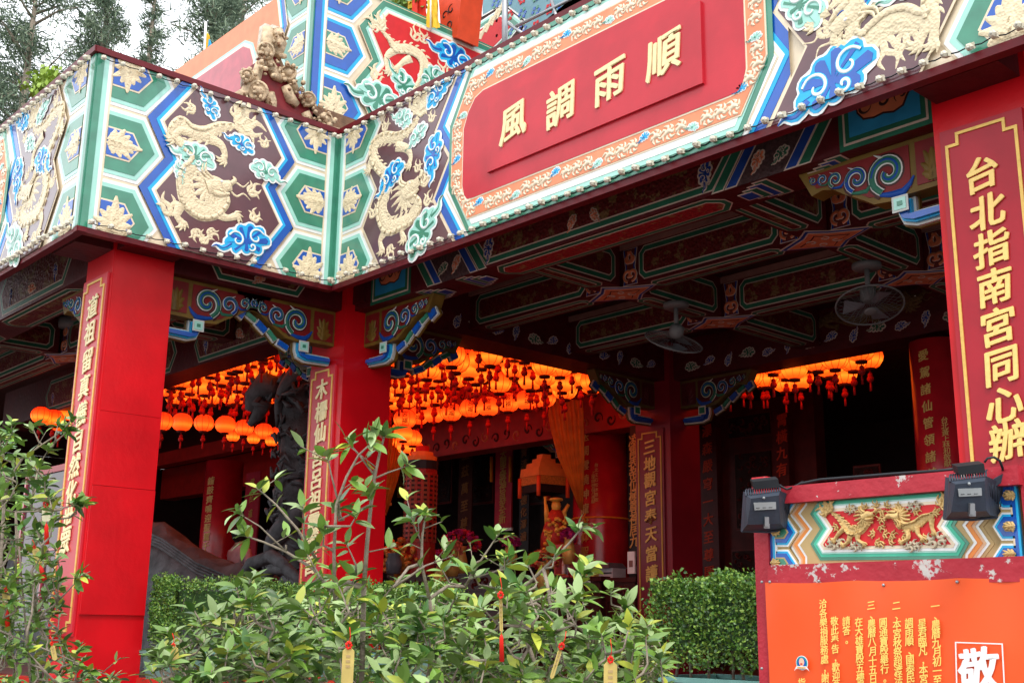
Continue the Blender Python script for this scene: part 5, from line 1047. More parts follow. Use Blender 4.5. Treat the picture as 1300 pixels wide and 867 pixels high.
for k in range(9): a = k*.7; mb.tube([(hx, dy-.3, 4.2), (hx+.12*math.cos(a), dy-.3-.05*k % .2, 4.2+.16*math.sin(a)), (hx+.25*math.cos(a+.5), dy-.35, 4.2+.25*math.sin(a+.5))], [.05, .035, .01], stone, 5)
mb.build('coiled_dragon', dc_); mb = MB()
for i in range(420):
    a = rnd.uniform(0, 6.28); z = rnd.uniform(ZF+.3, 4.35); r = rnd.uniform(.22, .34); c = Vector((dx+math.cos(a)*r, dy+math.sin(a)*r, z)); t = Vector((-math.sin(a), math.cos(a), rnd.uniform(-1, 1))).normalized()*rnd.uniform(.05, .12); b = Vector((0, 0, rnd.uniform(-.08, .08)))
    mb.tube([c-t, c+b, c+t*.8-b*.5], [.012, .035, .01], stone, 4)
mb.build('carved_cloudwork', dc_, kind='stuff')
# big carved stone beast: long sloping back
bs = empty('stone_beast', at(1, .9, 180, 860), 'long dark grey carved stone beast whose back slopes down behind the left hedge', 'statue')
mb = MB(); n = 26; m_ = 16; vs = []
prof = [(60, 640), (120, 640), (165, 650), (192, 662), (210, 668), (232, 690), (262, 706), (300, 718), (340, 733), (372, 752), (400, 790)]
for i in range(n):
    t = i/(n-1)*(len(prof)-1); k = int(min(t, len(prof)-1.001)); x = prof[k][0]+(prof[k+1][0]-prof[k][0])*(t-k); y = prof[k][1]+(prof[k+1][1]-prof[k][1])*(t-k)
    tp = at(1, 1.0, x, y); hgt = max(.15, tp.z-ZF)
    for j in range(m_):
        a = math.pi*j/(m_-1); rr = .55; nz = .035*math.sin(i*1.7+j*2.1)+.03*math.sin(i*3.3-j)+rnd.uniform(-.02, .02); vs.append((tp.x-math.cos(a)*0.0, 1.0-math.cos(a)*rr, ZF+hgt*(math.sin(a)**.7)+nz))
mb.add(vs, [(i*m_+j, i*m_+j+1, (i+1)*m_+j+1, (i+1)*m_+j) for i in range(n-1) for j in range(m_-1)], stone, True); mb.build('body', bs)
mb = MB()
for k in range(4):
    pts = [at(1, .62-.02*k, x, y+k*4+2*math.sin(x*.05)) for x, y in ((100, 655), (165, 665), (205, 685), (250, 715), (300, 735))]; mb.tube(pts, [.012, .02, .02, .016, .008], stone, 5)
mb.build('carved_ridges', bs, kind='stuff')
for pts, r_ in (([(305, 738), (320, 715), (345, 706), (360, 716), (372, 735)], .075), ([(330, 745), (345, 722), (365, 722), (385, 742)], .06), ([(350, 750), (362, 735), (375, 738), (384, 752)], .05)):
    mb = MB(); mb.tube([at(1, .9, *p) for p in pts], [r_*.8, r_, r_, r_*.9, r_*.7][:len(pts)], stone, 8); mb.build('curled_paw', bs)
# person behind the beast (only head and shoulders show)
pp = dep(300, 700, 15.2); hd_ = dep(305, 683, 15.2); skin = mat('skin', (.45, .22, .14), .5, .1); pj = mat('jacket_mauve', (.45, .3, .33), .8, .15, 10)
me = bpy.data.meshes.new('person'); hz = hd_.z; fz = ZF+.003; hx_, hy_ = hd_.x, hd_.y; Hh = (hz+.12)-fz; g_ = Hh/1.62
J = [(0, 0, .92), (0, 0, 1.12), (0, 0, 1.32), (0, 0, 1.42), (0, .02, 1.52), (.17, 0, 1.34), (.24, .02, 1.1), (.2, .16, .95), (-.17, 0, 1.34), (-.24, .02, 1.1), (-.2, .16, .95), (.1, 0, .88), (.11, .02, .5), (.1, -.02, .07), (.1, .12, .03), (-.1, 0, .88), (-.11, .02, .5), (-.1, -.02, .07), (-.1, .12, .03)]
E_ = [(0, 1), (1, 2), (2, 3), (3, 4), (2, 5), (5, 6), (6, 7), (2, 8), (8, 9), (9, 10), (0, 11), (11, 12), (12, 13), (13, 14), (0, 15), (15, 16), (16, 17), (17, 18)]
Rd = [.14, .13, .13, .055, .09, .07, .05, .035, .07, .05, .035, .09, .065, .045, .04, .09, .065, .045, .04]
me.from_pydata([(x*g_+hx_, y*g_+hy_, z*g_+fz) for x, y, z in J], E_, []); po = bpy.data.objects.new('person', me); COL.link(po)
md = po.modifiers.new('skin', 'SKIN'); me.skin_vertices[0].data[0].use_root = True
for i, r in enumerate(Rd): me.skin_vertices[0].data[i].radius = (r*g_, r*g_)
sb = po.modifiers.new('sub', 'SUBSURF'); sb.levels = 1; sb.render_levels = 2; me.materials.append(pj)
bpy.context.view_layer.update(); bm_e = bpy.data.meshes.new_from_object(po.evaluated_get(bpy.context.evaluated_depsgraph_get())); po.modifiers.clear(); po.data = bm_e
bm_e.materials.clear(); bm_e.materials.append(pj); bm_e.materials.append(skin)
for f in bm_e.polygons:
    f.use_smooth = True; f.material_index = 1 if f.center.z > fz+1.4*g_ else 0
tag(po, 'person in a mauve top, mostly hidden by the stone beast beside the dim red board', 'person')
mb = MB(); mb.ell((hx_, hy_-.01, fz+1.56*g_), .1*g_, .105*g_, .12*g_, mat('hair_black', (.012, .01, .01), .5, .2), 12); mb.build('hair', po)
# ---- ceiling fans
def fan(x, y, z, aim, label):
    t = empty('ceiling_fan', (x, y, z), label, 'fan', 'oscillating ceiling fans'); n = Vector(aim).normalized(); top = Vector((x, y, z))
    mb = MB(); mb.lathe(top, [(.11, -.045), (.12, -.03), (.12, -.001)], fanw, 18); mb.build('mount', t)
    c = top+Vector((0, 0, -.27)); mb = MB(); mb.tube([top-Vector((0, 0, .045)), c+Vector((0, 0, .05))], .022, fanw, 8); mb.build('stem', t)
    mb = MB(); mb.lathe(c-n*.0, [(.03, -.07), (.065, -.05), (.07, .02), (.05, .06)], fanw, 14, True, n); mb.build('motor', t)
    f = c+n*.1; mb = MB(); X = n.orthogonal().normalized(); Y = n.cross(X); R = .27
    for k in range(3):
        a = k*2.094; d = X*math.cos(a)+Y*math.sin(a); e = n.cross(d); mb.add([f+d*.04-e*.02, f+d*.04+e*.03, f+d*.2+e*.1+n*.03, f+d*.21-e*.04-n*.01], [(0, 1, 2, 3)], mat('fan_blade', (.13, .13, .145), .3, .1))
    mb.build('blades', t); mb = MB(); ring = [f+(X*math.cos(k*math.pi/16)+Y*math.sin(k*math.pi/16))*R for k in range(33)]
    mb.tube(ring, .008, fanw, 5, False)
    for k in range(30):
        a = k*math.pi/15; d = X*math.cos(a)+Y*math.sin(a); mb.tube([f+n*.065+d*.04, f+n*.055+d*R*.6, f+d*R], .0016, fanw, 3, False); mb.tube([f-n*.05+d*.04, f-n*.045+d*R*.6, f+d*R], .0016, fanw, 3, False)
    mb.build('cage', t); mb = MB(); mb.lathe(f+n*.06, [(.05, -.005), (.05, .006), (.035, .01)], fanw, 16, True, n); mb.build('hub_cap', t)
p = on_p = at(2, 4.55, 1100, 336); fan(p.x, p.y, 4.555, (.25, -.3, -1), 'ceiling fan showing its round wire cage, nearer the large right pillar'); p = at(2, 4.55, 858, 386); fan(p.x, p.y, 4.555, (-.62, .25, -1.0), 'ceiling fan turned sideways, above the inner square pillar')
for x, y in ((48, 427), (92, 417)):
    p = at(2, 4.84, x, y); mb = MB(); mb.lathe(p, [(.15, 0), (.16, .06), (.15, .12)], fanw, 16); o = mb.build('ceiling_lamp'); tag(o, 'small round white ceiling lamp, the %s of two under the left wing' % ('left one' if x == 48 else 'right one'), 'lamp')
# ================================================================== FOREGROUND
NY = -1.5; NP = Plane((0, NY, 0), (1, 0, 0), (0, -1, 0))
NB = empty('notice_board', (6.2, NY, 0), 'weathered red notice board with a carved double-dragon panel under its top rail', 'notice board')
wred = mat('weathered_red', (.42, .025, .04), .5, .15, 5, bump=.4, bscale=30, wear=(.55, .5, .47), wamt=.59); wred2 = mat('weathered_red_clean', (.42, .025, .04), .5, .15, 5, bump=.3, wear=(.5, .46, .42), wamt=.68)
gb = mat('gold_band', (.5, .35, .16), .45, .15); paleo = mat('pale_orange', (.8, .5, .3), .5, .08); bor = mat('band_orange', (.85, .3, .08), .5, .08)
N4 = lambda pts: [NP.uv(x/4.0625+980, y/4.0625+570) for x, y in pts]
uL = N4([(10, 450)])[0][0]; uR = N4([(1290, 400)])[0][0]; vT = N4([(650, 235)])[0][1]; vB = N4([(650, 578)])[0][1]
mb = MB(); plate(mb, NP, [(uL, vB-.01), (uR, vB-.01), (uR, vT+.01), (uL, vT+.01)], -.03, 0, gb); pn = mb.build('dragon_panel', NB)
big = N4([(130, 90), (130, 262), (75, 335), (135, 412), (75, 490), (130, 578), (130, 750), (1085, 750), (1085, 575), (1150, 488), (1090, 400), (1150, 330), (1085, 215), (1085, 60)])
mb = MB(); nest(mb, NP, big, [(0, gb), (.012, whitep), (.022, paleo), (.032, bor), (.047, whitep), (.057, gb)], 0, (uL+.03, uR-.03, vB, vT), .0025); mb.build('zigzag_band', pn)
cen = N4([(258, 262), (210, 335), (262, 412), (212, 490), (262, 574), (985, 568), (1030, 485), (955, 395), (1010, 300), (960, 205)])
mb = MB(); nest(mb, NP, cen, [(0, green), (.012, mat('sea_green', (.08, .5, .33), .45, .1)), (.024, mint), (.03, whitep), (.04, cream), (.052, redf)], .016, (uL, uR, vB, vT), .002); mb.build('centre_field', pn)
cg = mat('carving_gold', (.62, .42, .17), .45, .2, 30, bump=.3, bscale=90, vor=True); hp = .03
def nd(body, head, tail, legs, sz): dragon(pn, NP, N4(body), [.006, .016, .022, .024, .022, .018, .014], (*N4([head[:2]])[0], head[2]), [N4(l) for l in legs], (*N4([tail[:2]])[0], tail[2]), hp, cg, (), 'dragon_relief', sz)
nd([(330, 330), (370, 360), (400, 400), (430, 430), (480, 420), (510, 390), (520, 370)], (520, 350, .1), (320, 330, 2.2), [[(400, 410), (370, 440), (350, 470)], [(470, 440), (470, 470), (500, 490)], [(430, 450), (420, 480), (400, 495)]], .22)
nd([(890, 310), (840, 345), (800, 360), (760, 390), (710, 400), (680, 380), (670, 365)], (665, 345, 3.0), (900, 305, .9), [[(850, 360), (850, 400), (860, 430)], [(720, 420), (730, 460), (700, 480)], [(770, 400), (780, 440), (800, 460)]], .22)
mb = MB(); rn = random.Random(5)
for x, y in ((590, 320), (590, 360), (585, 400), (600, 440), (585, 480), (560, 480), (630, 480), (550, 440), (640, 440), (460, 400), (700, 450), (610, 300), (680, 300), (500, 310), (820, 460), (360, 400), (860, 330), (430, 320), (560, 300), (760, 320)):
    u, v = N4([(x, y)])[0]; flames(mb, NP, u, v, .028, hp, rn.uniform(0, 6.28), cg, 4, 1.2)
mb.build('flame_relief', pn, kind='stuff')
gcl = mat('cloud_beige', (.5, .42, .3), .5, .2, 30)
for x, y, s in ((430, 315, 34), (755, 298, 38), (350, 485, 50), (460, 500, 40), (750, 500, 42), (870, 470, 55)):
    u, v = N4([(x, y)])[0]; mb = MB()
    for k in range(6): a = k*1.05; ribbon(mb, NP, spiral(u+s*.0006*math.cos(a), v+s*.0003*math.sin(a), s*.0003, 1, a, 1, 8), s*.00012, hp, .008, gcl, 2)
    mb.build('cloud_relief', pn)
for side in (0, 1):
    for x, y, w2, h2 in (((40, 430, 130, 80), (40, 592, 130, 80), (40, 268, 130, 80)), ((1250, 400, 130, 80), (1250, 560, 130, 80), (1250, 240, 130, 80)))[side]:
        sg = 1 if side == 0 else -1; hx6 = N4([(x-sg*260, y-h2), (x+sg*w2*.45, y-h2), (x+sg*w2*.85, y), (x+sg*w2*.45, y+h2), (x-sg*260, y+h2)])
        mb = MB(); nest(mb, NP, hx6, [(0, gb), (.005, whitep), (.012, lblue), (.02, blue), (.036, gb), (.042, green)], .012, (uL+.02, uR-.02, vB, vT), .002)
        if not mb.f: continue
        o = mb.build('hexagon_panel', pn); u, v = N4([(x-sg*20, y)])[0]; mb = MB(); vv = min(max(v, vB+.01), vT-.01); flower(mb, NP, u, vv, .045, .026, 0 if sg > 0 else math.pi, cg, .8, 7); mb.build('flower_relief', o)
mb = MB()
for x0, x1, m in ((2, 14, blue), (14, 26, lblue), (26, 36, whitep), (1252, 1262, cream), (1262, 1280, blue), (1280, 1292, lblue)):
    a = N4([(x0, 420)])[0][0]; b = N4([(x1, 420)])[0][0]; plate(mb, NP, [(a, vB), (b, vB), (b, vT), (a, vT)], .001, .018, m)
mb.build('edge_stripe', pn)
def rail(name, v0, v1, u0, u1, d0, d1, m):
    mb = MB(); mb.box(u0, NY-d1, v0, u1, NY-d0, v1, m); return mb.build(name, NB)
ul_, _ = NP.uv(965, 740); ul2 = NP.uv(983, 740)[0]
rail('top_rail', vT-.005, vT+.062, ul2-.02, uR+.03, -.05, .06, wred); rail('bottom_rail', vB-.085, vB, ul2+.001, uR+.02, -.045, .045, wred)
rail('post', 0, vT+.075, ul_, ul2, -.04, .03, wred2); rail('post', 0, vT+.05, uR+.021, uR+.08, -.04, .03, wred2)
rail('post_cap', vT+.0755, vT+.115, ul_-.002, ul2+.002, -.035, .03, mat('cap_red', (.55, .03, .04), .5, .2, wear=(.6, .57, .53), wamt=.56)); rail('back_board', .5, vB-.086, ul2, uR+.02, -.03, .0, wred2)
# ledge board behind the top rail (painted shelf seen over it)
mb = MB(); mb.box(4.75, .0, 2.12, 5.58, .06, 2.165, cream); o = mb.build('painted_shelf'); tag(o, 'cream and maroon painted shelf edge beside the large right pillar', 'shelf'); mb = MB(); mb.box(4.73, -.01, 2.166, 5.585, .07, 2.19, boardr); mb.build('top_strip', o)
# orange vinyl banner
vin = mat('orange_vinyl', (.85, .1, .02), .42, .05, 3, bump=.25, bscale=3, spec=.35); uB0 = Plane((0, NY-.055, 0), (1, 0, 0), (0, -1, 0)).uv(973, 800)[0]; vb1 = NP.uv(1100, 737)[1]
bnr = empty('vinyl_banner', NP.P(uB0+.6, .6, .06), 'orange vinyl notice banner with columns of yellow Chinese characters pinned under the carved panel', 'banner')
BW = 1.25; BH = 1.05; mb = MB(); vs = []; nx, ny = 60, 40
for j in range(ny+1):
    for i in range(nx+1):
        u = uB0+BW*i/nx; v = vb1-BH*j/ny; e = (1-j/ny)**6; wv = .006*math.sin(i*.5)*e+.0025*math.sin(i*.23+j*.31)+.004*math.sin(i*.11-j*.17)
        vs.append(NP.P(u, v-.006*e*abs(math.sin(i*.16)), .052+wv))
mb.add(vs, [(j*(nx+1)+i, (j+1)*(nx+1)+i, (j+1)*(nx+1)+i+1, j*(nx+1)+i+1) for j in range(ny) for i in range(nx)], vin, True); mb.build('sheet', bnr)
yel = mat('print_yellow', (.88, .68, .16), .5, .04); prw = mat('print_white', (.85, .83, .82), .5, .03)
cols = [(1188, 769, '一、農曆九月初一至八日'), (1171.3, 791, '星君臨凡，本宮啟建'), (1154.6, 790, '調雨順、國泰民安法會'), (1138.6, 768.5, '二、本宮秋祭超渡法會於'), (1122, 790, '圓通寶殿舉行。'), (1106.5, 768, '三、農曆八月十五日中秋'), (1090.8, 789, '在大雄寶殿五樓舉行法'), (1075, 788, '請答。'), (1060, 788, '敬此奉告，歡迎參加'), (1045.5, 766, '洽各樂捐服務處，謝謝。')]
BP = Plane((0, NY-.058, 0), (1, 0, 0), (0, -1, 0))
for x, y, t_ in cols:
    L = []
    for i, ch in enumerate(t_): u, v = BP.uv(x+.35*i, y+11.7*i); L.append((ch, u, v, .036))
    text_mesh(L, BP, yel, bnr, 'text_column', .012, .004)
u, v = BP.uv(1243, 849); text_mesh([('敬', u, v, .15)], BP, prw, bnr, 'heading_character', .03, .004); u2, v2 = BP.uv(1018.5, 866); text_mesh([('指', u2, v2, .036), ('南', u2, v2-.045, .036)], BP, yel, bnr, 'text_column', .014, .004)
c = [BP.uv(*p) for p in ((1214, 815), (1273, 817), (1277, 892), (1216, 892))]
mb = MB()
for i in range(4):
    a, b = Vector(c[i]), Vector(c[(i+1) % 4]); d = (b-a).normalized()*.002; n_ = Vector((-d.y, d.x)); plate(mb, BP, [tuple(a-d-n_), tuple(b+d-n_), tuple(b+d+n_), tuple(a-d+n_)], .003, .005+.0002*i, prw)
mb.build('white_frame', bnr)
lu, lv = BP.uv(1018.8, 841); mb = MB()
def disc(r, m, h, x=0, y=0, f=1): plate(mb, BP, [(lu+x+r*math.cos(k*math.pi/12), lv+y+r*f*math.sin(k*math.pi/12)) for k in range(24)], h-.001, h, m)
disc(.027, prw, .004); disc(.0245, mat('logo_teal', (.02, .3, .35), .5, .05), .005); disc(.019, blue, .0056); disc(.012, mat('logo_peach', (.85, .5, .35), .5, .05), .0064, 0, .003, 1.25); disc(.006, redf, .007, -.001, -.004, .5)
plate(mb, BP, [(lu-.034, lv-.03), (lu-.024, lv-.022), (lu+.024, lv-.022), (lu+.034, lv-.03), (lu+.026, lv-.017), (lu+.022, lv-.012), (lu-.022, lv-.012), (lu-.026, lv-.017)], .0072, .008, prw); plate(mb, BP, [(lu-.018, lv-.02), (lu+.018, lv-.02), (lu+.018, lv-.015), (lu-.018, lv-.015)], .0082, .009, mat('logo_gold', (.75, .4, .1), .5, .05))
mb.build('emblem', bnr)
for x, y in ((978, 739), (988, 739), (1050, 738), (1132, 743), (1225, 739), (978, 848)):
    u, v = NP.uv(x, y); mb = MB(); mb.lathe(NP.P(u, v, .055), [(.006, 0), (.006, .004), (.003, .007)], metal, 10, True, (0, -1, 0)); mb.build('pin', bnr)
# floodlights
flg = mat('floodlight_grey', (.035, .045, .065), .5, .15, 8, bump=.15); lbl = mat('sticker_grey', (.3, .32, .33), .45, .1)
def flood(tf, d, label, ncab):
    t = empty('floodlight', dep(*tf(150, 160), d), label, 'floodlight')
    D = lambda x, y, o=0: dep(*tf(x, y), d+o)
    # coordinates on a 300x300 sketch of the lamp's back
    A = [D(12, 78, .0), D(205, 52, .0), D(225, 260, .02), D(0, 268, .02)]; Bk = [D(42, 96, -.055), D(196, 78, -.05), D(206, 238, -.03), D(20, 244, -.035)]; Fr = [D(6, 62, .07), D(330, 112, .11), D(268, 268, .09), D(-8, 288, .05)]
    Fr2 = [p+FW*.03 for p in Fr]
    mb = MB(); vs = Bk+A+Fr+Fr2; fs = [(0, 1, 2, 3)]
    for k in range(4): fs += [(k, (k+1) % 4, 4+(k+1) % 4, 4+k), (4+k, 4+(k+1) % 4, 8+(k+1) % 4, 8+k), (8+k, 8+(k+1) % 4, 12+(k+1) % 4, 12+k)]
    fs.append((15, 14, 13, 12)); mb.add(vs, fs, flg); mb.build('housing', t)
    mb = MB()
    for k in range(15):
        x = 14+k*13.5; mb.tube([D(x, 82-k*1.85, -.012), D(x-2, 52-k*1.75, .03), D(x+4, 44-k*1.7, .07)], .0035, flg, 5)
    for k in range(5): mb.tube([D(218+k*18, 70+k*12, .02+.015*k), D(228+k*13, 160+k*14, .03+.012*k)], .0025, flg, 4)
    mb.build('cooling_fins', t)
    mb = MB(); mb.tube([D(-10, 280, .045), D(128, 285, .05), D(268, 270, .085), D(300, 190, .1)], .005, flg, 6); mb.build('glass_frame', t)
    mb = MB(); q = [D(56, 120, -.057), D(180, 116, -.052), D(182, 156, -.05), D(62, 162, -.054)]; mb.add(q+[p-FW*-.004 for p in q], [(3, 2, 1, 0), (4, 5, 6, 7), (0, 1, 5, 4), (1, 2, 6, 5), (2, 3, 7, 6), (3, 0, 4, 7)], lbl)
    for k in range(3): mb.tube([D(70+35*k, 150-k*1.5, -.0585), D(90+35*k, 149-k*1.5, -.0585)], .0012, blackm, 4)
    mb.build('label_plate', t)
    mb = MB(); mb.obox(D(128, 225, -.045), RT*.008, UP*.018, FW*.008, metal); mb.obox(D(128, 250, -.03), RT*.011, UP*.009, FW*.008, metal); mb.build('latch', t)
    mb = MB(); mb.lathe(D(112, 92, -.05), [(.005, 0), (.005, .006), (.002, .009)], lbl, 8, True, tuple(-FW)); mb.build('screw', t)
    mb = MB(); J_ = [D(50, 2, .0), D(192, -14, .0), D(200, 34, .0), D(62, 46, .0)]; J2 = [p+FW*.05+UP*.004 for p in J_]; mb.add(J_+J2, [(3, 2, 1, 0), (4, 5, 6, 7), (0, 1, 5, 4), (1, 2, 6, 5), (2, 3, 7, 6), (3, 0, 4, 7)], blackm); mb.build('junction_box', t)
    mb = MB(); mb.obox(D(262, 78, .05), RT*.028+UP*.016, UP*.014, FW*.003, flg); mb.obox(D(285, 62, .07), RT*.016, UP*.022, FW*.004, flg); mb.build('bracket', t)
    mb = MB(); mb.tube([D(*p) if len(p) == 3 else D(*p, .02) for p in ncab], .0045, blackm, 6); mb.build('cable', t); return t
dR = (at(1, NY, 1240, 640)-CAM).dot(FW)-.16; dL = (at(1, NY, 975, 640)-CAM).dot(FW)-.16
s1 = 1/4.0625
flood(lambda x, y: (980+(905+x*.98)*s1, 570+(88+y*.97)*s1), dR, 'dark grey floodlight on the right end of the notice board top rail, seen from behind', [(195, -20), (210, -42), (245, -48), (275, -30), (290, 8), (292, 30, .08)])
flood(lambda x, y: (944+x*.228, 611+y*.225), dL, 'dark grey floodlight at the left post of the notice board, seen from behind', [(195, 20), (240, 45), (300, 20), (330, 0, .1)])
mb = MB(); C_ = [(978, 623), (990, 628), (1008, 625), (1025, 615), (1050, 610), (1090, 607), (1140, 603), (1200, 599), (1218, 597)]; mb.tube([NP.P(*NP.uv(x, y), .045) for x, y in C_], .006, blackm, 6); o = mb.build('cable'); tag(o, 'black cable running along the top rail between the two floodlights', 'cable')
# ---- planters and clipped hedges
tubm = mat('tub_mint', (.13, .3, .27), .5, .15); hl = [mat('hedge_leaf', (.075, .18, .025), .38, .2, 10, spec=.5), mat('hedge_light', (.2, .33, .05), .4, .2, 10, spec=.5), mat('hedge_dark', (.03, .08, .02), .4, .2, 10, spec=.5)]
def hedge(x0, y0, z0, x1, y1, z1, label, n, seed, stems=6, nm='box_hedge', s=.016):
    n = int(n*1.25); rn = random.Random(seed); t = empty(nm, ((x0+x1)/2, (y0+y1)/2, z0), label, 'hedge'); mb = MB()
    for i in range(n):
        f = rn.random(); X, Y, Z = rn.uniform(x0, x1), rn.uniform(y0, y1), z0+(z1-z0)*(1-.86*rn.random()**1.25)
        if f < .42: Y = y0+abs(rn.gauss(0, .03))
        elif f < .62: X = (x1 if rn.random() < .5 else x0)+rn.gauss(0, .03)
        elif f < .85: Z = z1-abs(rn.gauss(0, .03))+.02*math.sin(X*9+Y*7)
        Z += .02*math.sin(X*23)+.012*math.sin(X*51)+rn.gauss(0, .014); Y += .02*math.sin(X*15+Z*19)
        Y = max(Y, y0+.012)
        d = Vector((rn.gauss(0, 1), rn.gauss(-.3, 1), rn.gauss(.5, .8))).normalized(); w_ = d.cross(Vector((rn.gauss(0, 1), rn.gauss(0, 1), rn.gauss(0, 1)))).normalized()
        L = s*rn.uniform(.8, 1.6); p = Vector((X, Y, Z)); w_ *= L*.42; n_ = d.cross(w_).normalized()*L*.15
        mb.add([p, p+d*L*.5+w_+n_, p+d*L, p+d*L*.5-w_+n_], [(0, 1, 2), (0, 2, 3)], hl[0] if (r := rn.random()) < .5 else (hl[1] if r < .78+.1*(Z > z1-.08) else hl[2]))
    mb.build('foliage', t, kind='stuff')
    mb = MB(); mb.box(x0+.09, y0+.09, z0+(z1-z0)*.3, x1-.09, y1-.09, z1-.08, hl[2]); mb.build('inner_twigs', t)
    for k in range(stems):
        X = x0+(x1-x0)*(k+.5)/stems+rn.uniform(-.04, .04); Y = y0+.03+rn.random()*(y1-y0)*.3; mb = MB(); mb.tube([(X, Y, z0), (X+rn.uniform(-.04, .04), Y, z0+(z1-z0)*.4), (X+rn.uniform(-.08, .08), Y-.01, z0+(z1-z0)*.8)], [.008, .007, .004], bark, 5)
        mb.tube([(X, Y-.01, z0+(z1-z0)*.35), (X+.06, Y-.02, z0+(z1-z0)*.55), (X+.1, Y-.02, z0+(z1-z0)*.75)], [.005, .004, .002], bark, 4); mb.build('stem', t)
    return t
def tub(x0, y0, z0, x1, y1, z1, label):
    t = empty('planter_trough', ((x0+x1)/2, (y0+y1)/2, z0), label, 'planter'); mb = MB(); k = .03
    vs = [(x0+k, y0+k, z0), (x1-k, y0+k, z0), (x1-k, y1-k, z0), (x0+k, y1-k, z0), (x0, y0, z1), (x1, y0, z1), (x1, y1, z1), (x0, y1, z1)]
    mb.add(vs, [(3, 2, 1, 0), (0, 1, 5, 4), (1, 2, 6, 5), (2, 3, 7, 6), (3, 0, 4, 7)], tubm); mb.build('trough', t)
    mb = MB(); 
    for bx in ((x0-.02, y0-.02, x1+.02, y0+.015), (x0-.02, y1-.015, x1+.02, y1+.02), (x0-.02, y0+.0151, x0+.015, y1-.0151), (x1-.015, y0+.0151, x1+.02, y1-.0151)): mb.box(bx[0], bx[1], z1-.001, bx[2], bx[3], z1+.022, tubm)
    mb.build('trough_rim', t); mb = MB(); mb.box(x0+.016, y0+.016, z1-.06, x1-.016, y1-.016, z1-.03, mat('soil', (.05, .035, .025), .9, .3, 20, bump=.6)); mb.build('soil', t); return t
tub(4.53, -.98, 1.2, 5.35, -.42, 1.36, 'pale green planter trough under the clipped hedge beside the notice board')
hedge(4.55, -.98, 1.37, 5.33, -.45, 1.84, 'clipped box hedge with bare stems between the inner pillar and the notice board', 9500, 3, 7)
tub(-.22, -1.395, 1.2, .18, .3, 1.38, 'pale green planter trough just right of the leftmost pillar'); hedge(-.2, -1.385, 1.4, .2, .3, 1.93, 'dense clipped hedge between the leftmost and the central pillar', 9500, 4, 5)
tub(.25, -.12, 1.2, 1.7, .25, 1.38, 'pale green planter trough behind the tall shrubs'); hedge(.25, -.12, 1.4, 1.7, .25, 1.9, 'short clipped hedge behind the tall shrubs, right of the central pillar', 7000, 5, 4)
hedge(-3.2, -2.4, 1.2, -.95, -2.0, 1.86, 'dark clipped hedge left of the leftmost pillar', 7000, 6, 6)
pw = empty('planter_wall', (0, -1, 0), 'low white plastered wall with a red top band carrying the hedges', 'wall'); redb = mat('band_red', (.5, .03, .02), .45, .15)
for bx in ((-.23, -1.4, .4, .3), (.401, -.3, 4.0, .3), (4.3, -1.1, 5.5, -.3), (-9, -2.5, -.8, -2.02)):
    mb = MB(); mb.box(bx[0], bx[1], 0, bx[2], bx[3], 1.02, wht); mb.build('wall', pw); mb = MB(); mb.box(bx[0]-.02, bx[1]-.02, 1.021, bx[2]+(.02 if bx[2] not in (.4, 4.1) else 0), bx[3]+.0, 1.198, redb); mb.build('red_band', pw)
# glazed cabinet left of the leftmost pillar
gl = mat('mauve_glass', (.07, .035, .05), .12, .15, 2, spec=.5); cab = empty('glass_cabinet', (-2.5, -1.2, ZF), 'mauve glazed notice cabinet partly hidden behind the left shrub', 'cabinet'); CPn = Plane((0, -1.2, 0), (1, 0, 0), (0, -1, 0))
u0, v0, u1, v1 = pxrect(CPn, 26, 602, 92, 800); mb = MB(); plate(mb, CPn, [(u0, v0), (u1, v0), (u1, v1), (u0, v1)], -.3, 0, gl); mb.build('glass', cab)
for a, b, c_, d_ in ((u0-.04, v1, u1, v1+.06), (u0-.04, v0, u0, v1), (u0, (v0+v1)/2-.01, u1, (v0+v1)/2+.01), ((u0+u1)/2-.012, v0, (u0+u1)/2+.012, (v0+v1)/2-.011)): mb = MB(); plate(mb, CPn, [(a, b), (c_, b), (c_, d_), (a, d_)], -.05, .02, boardr if b == v1 else pinkr); mb.build('frame', cab)
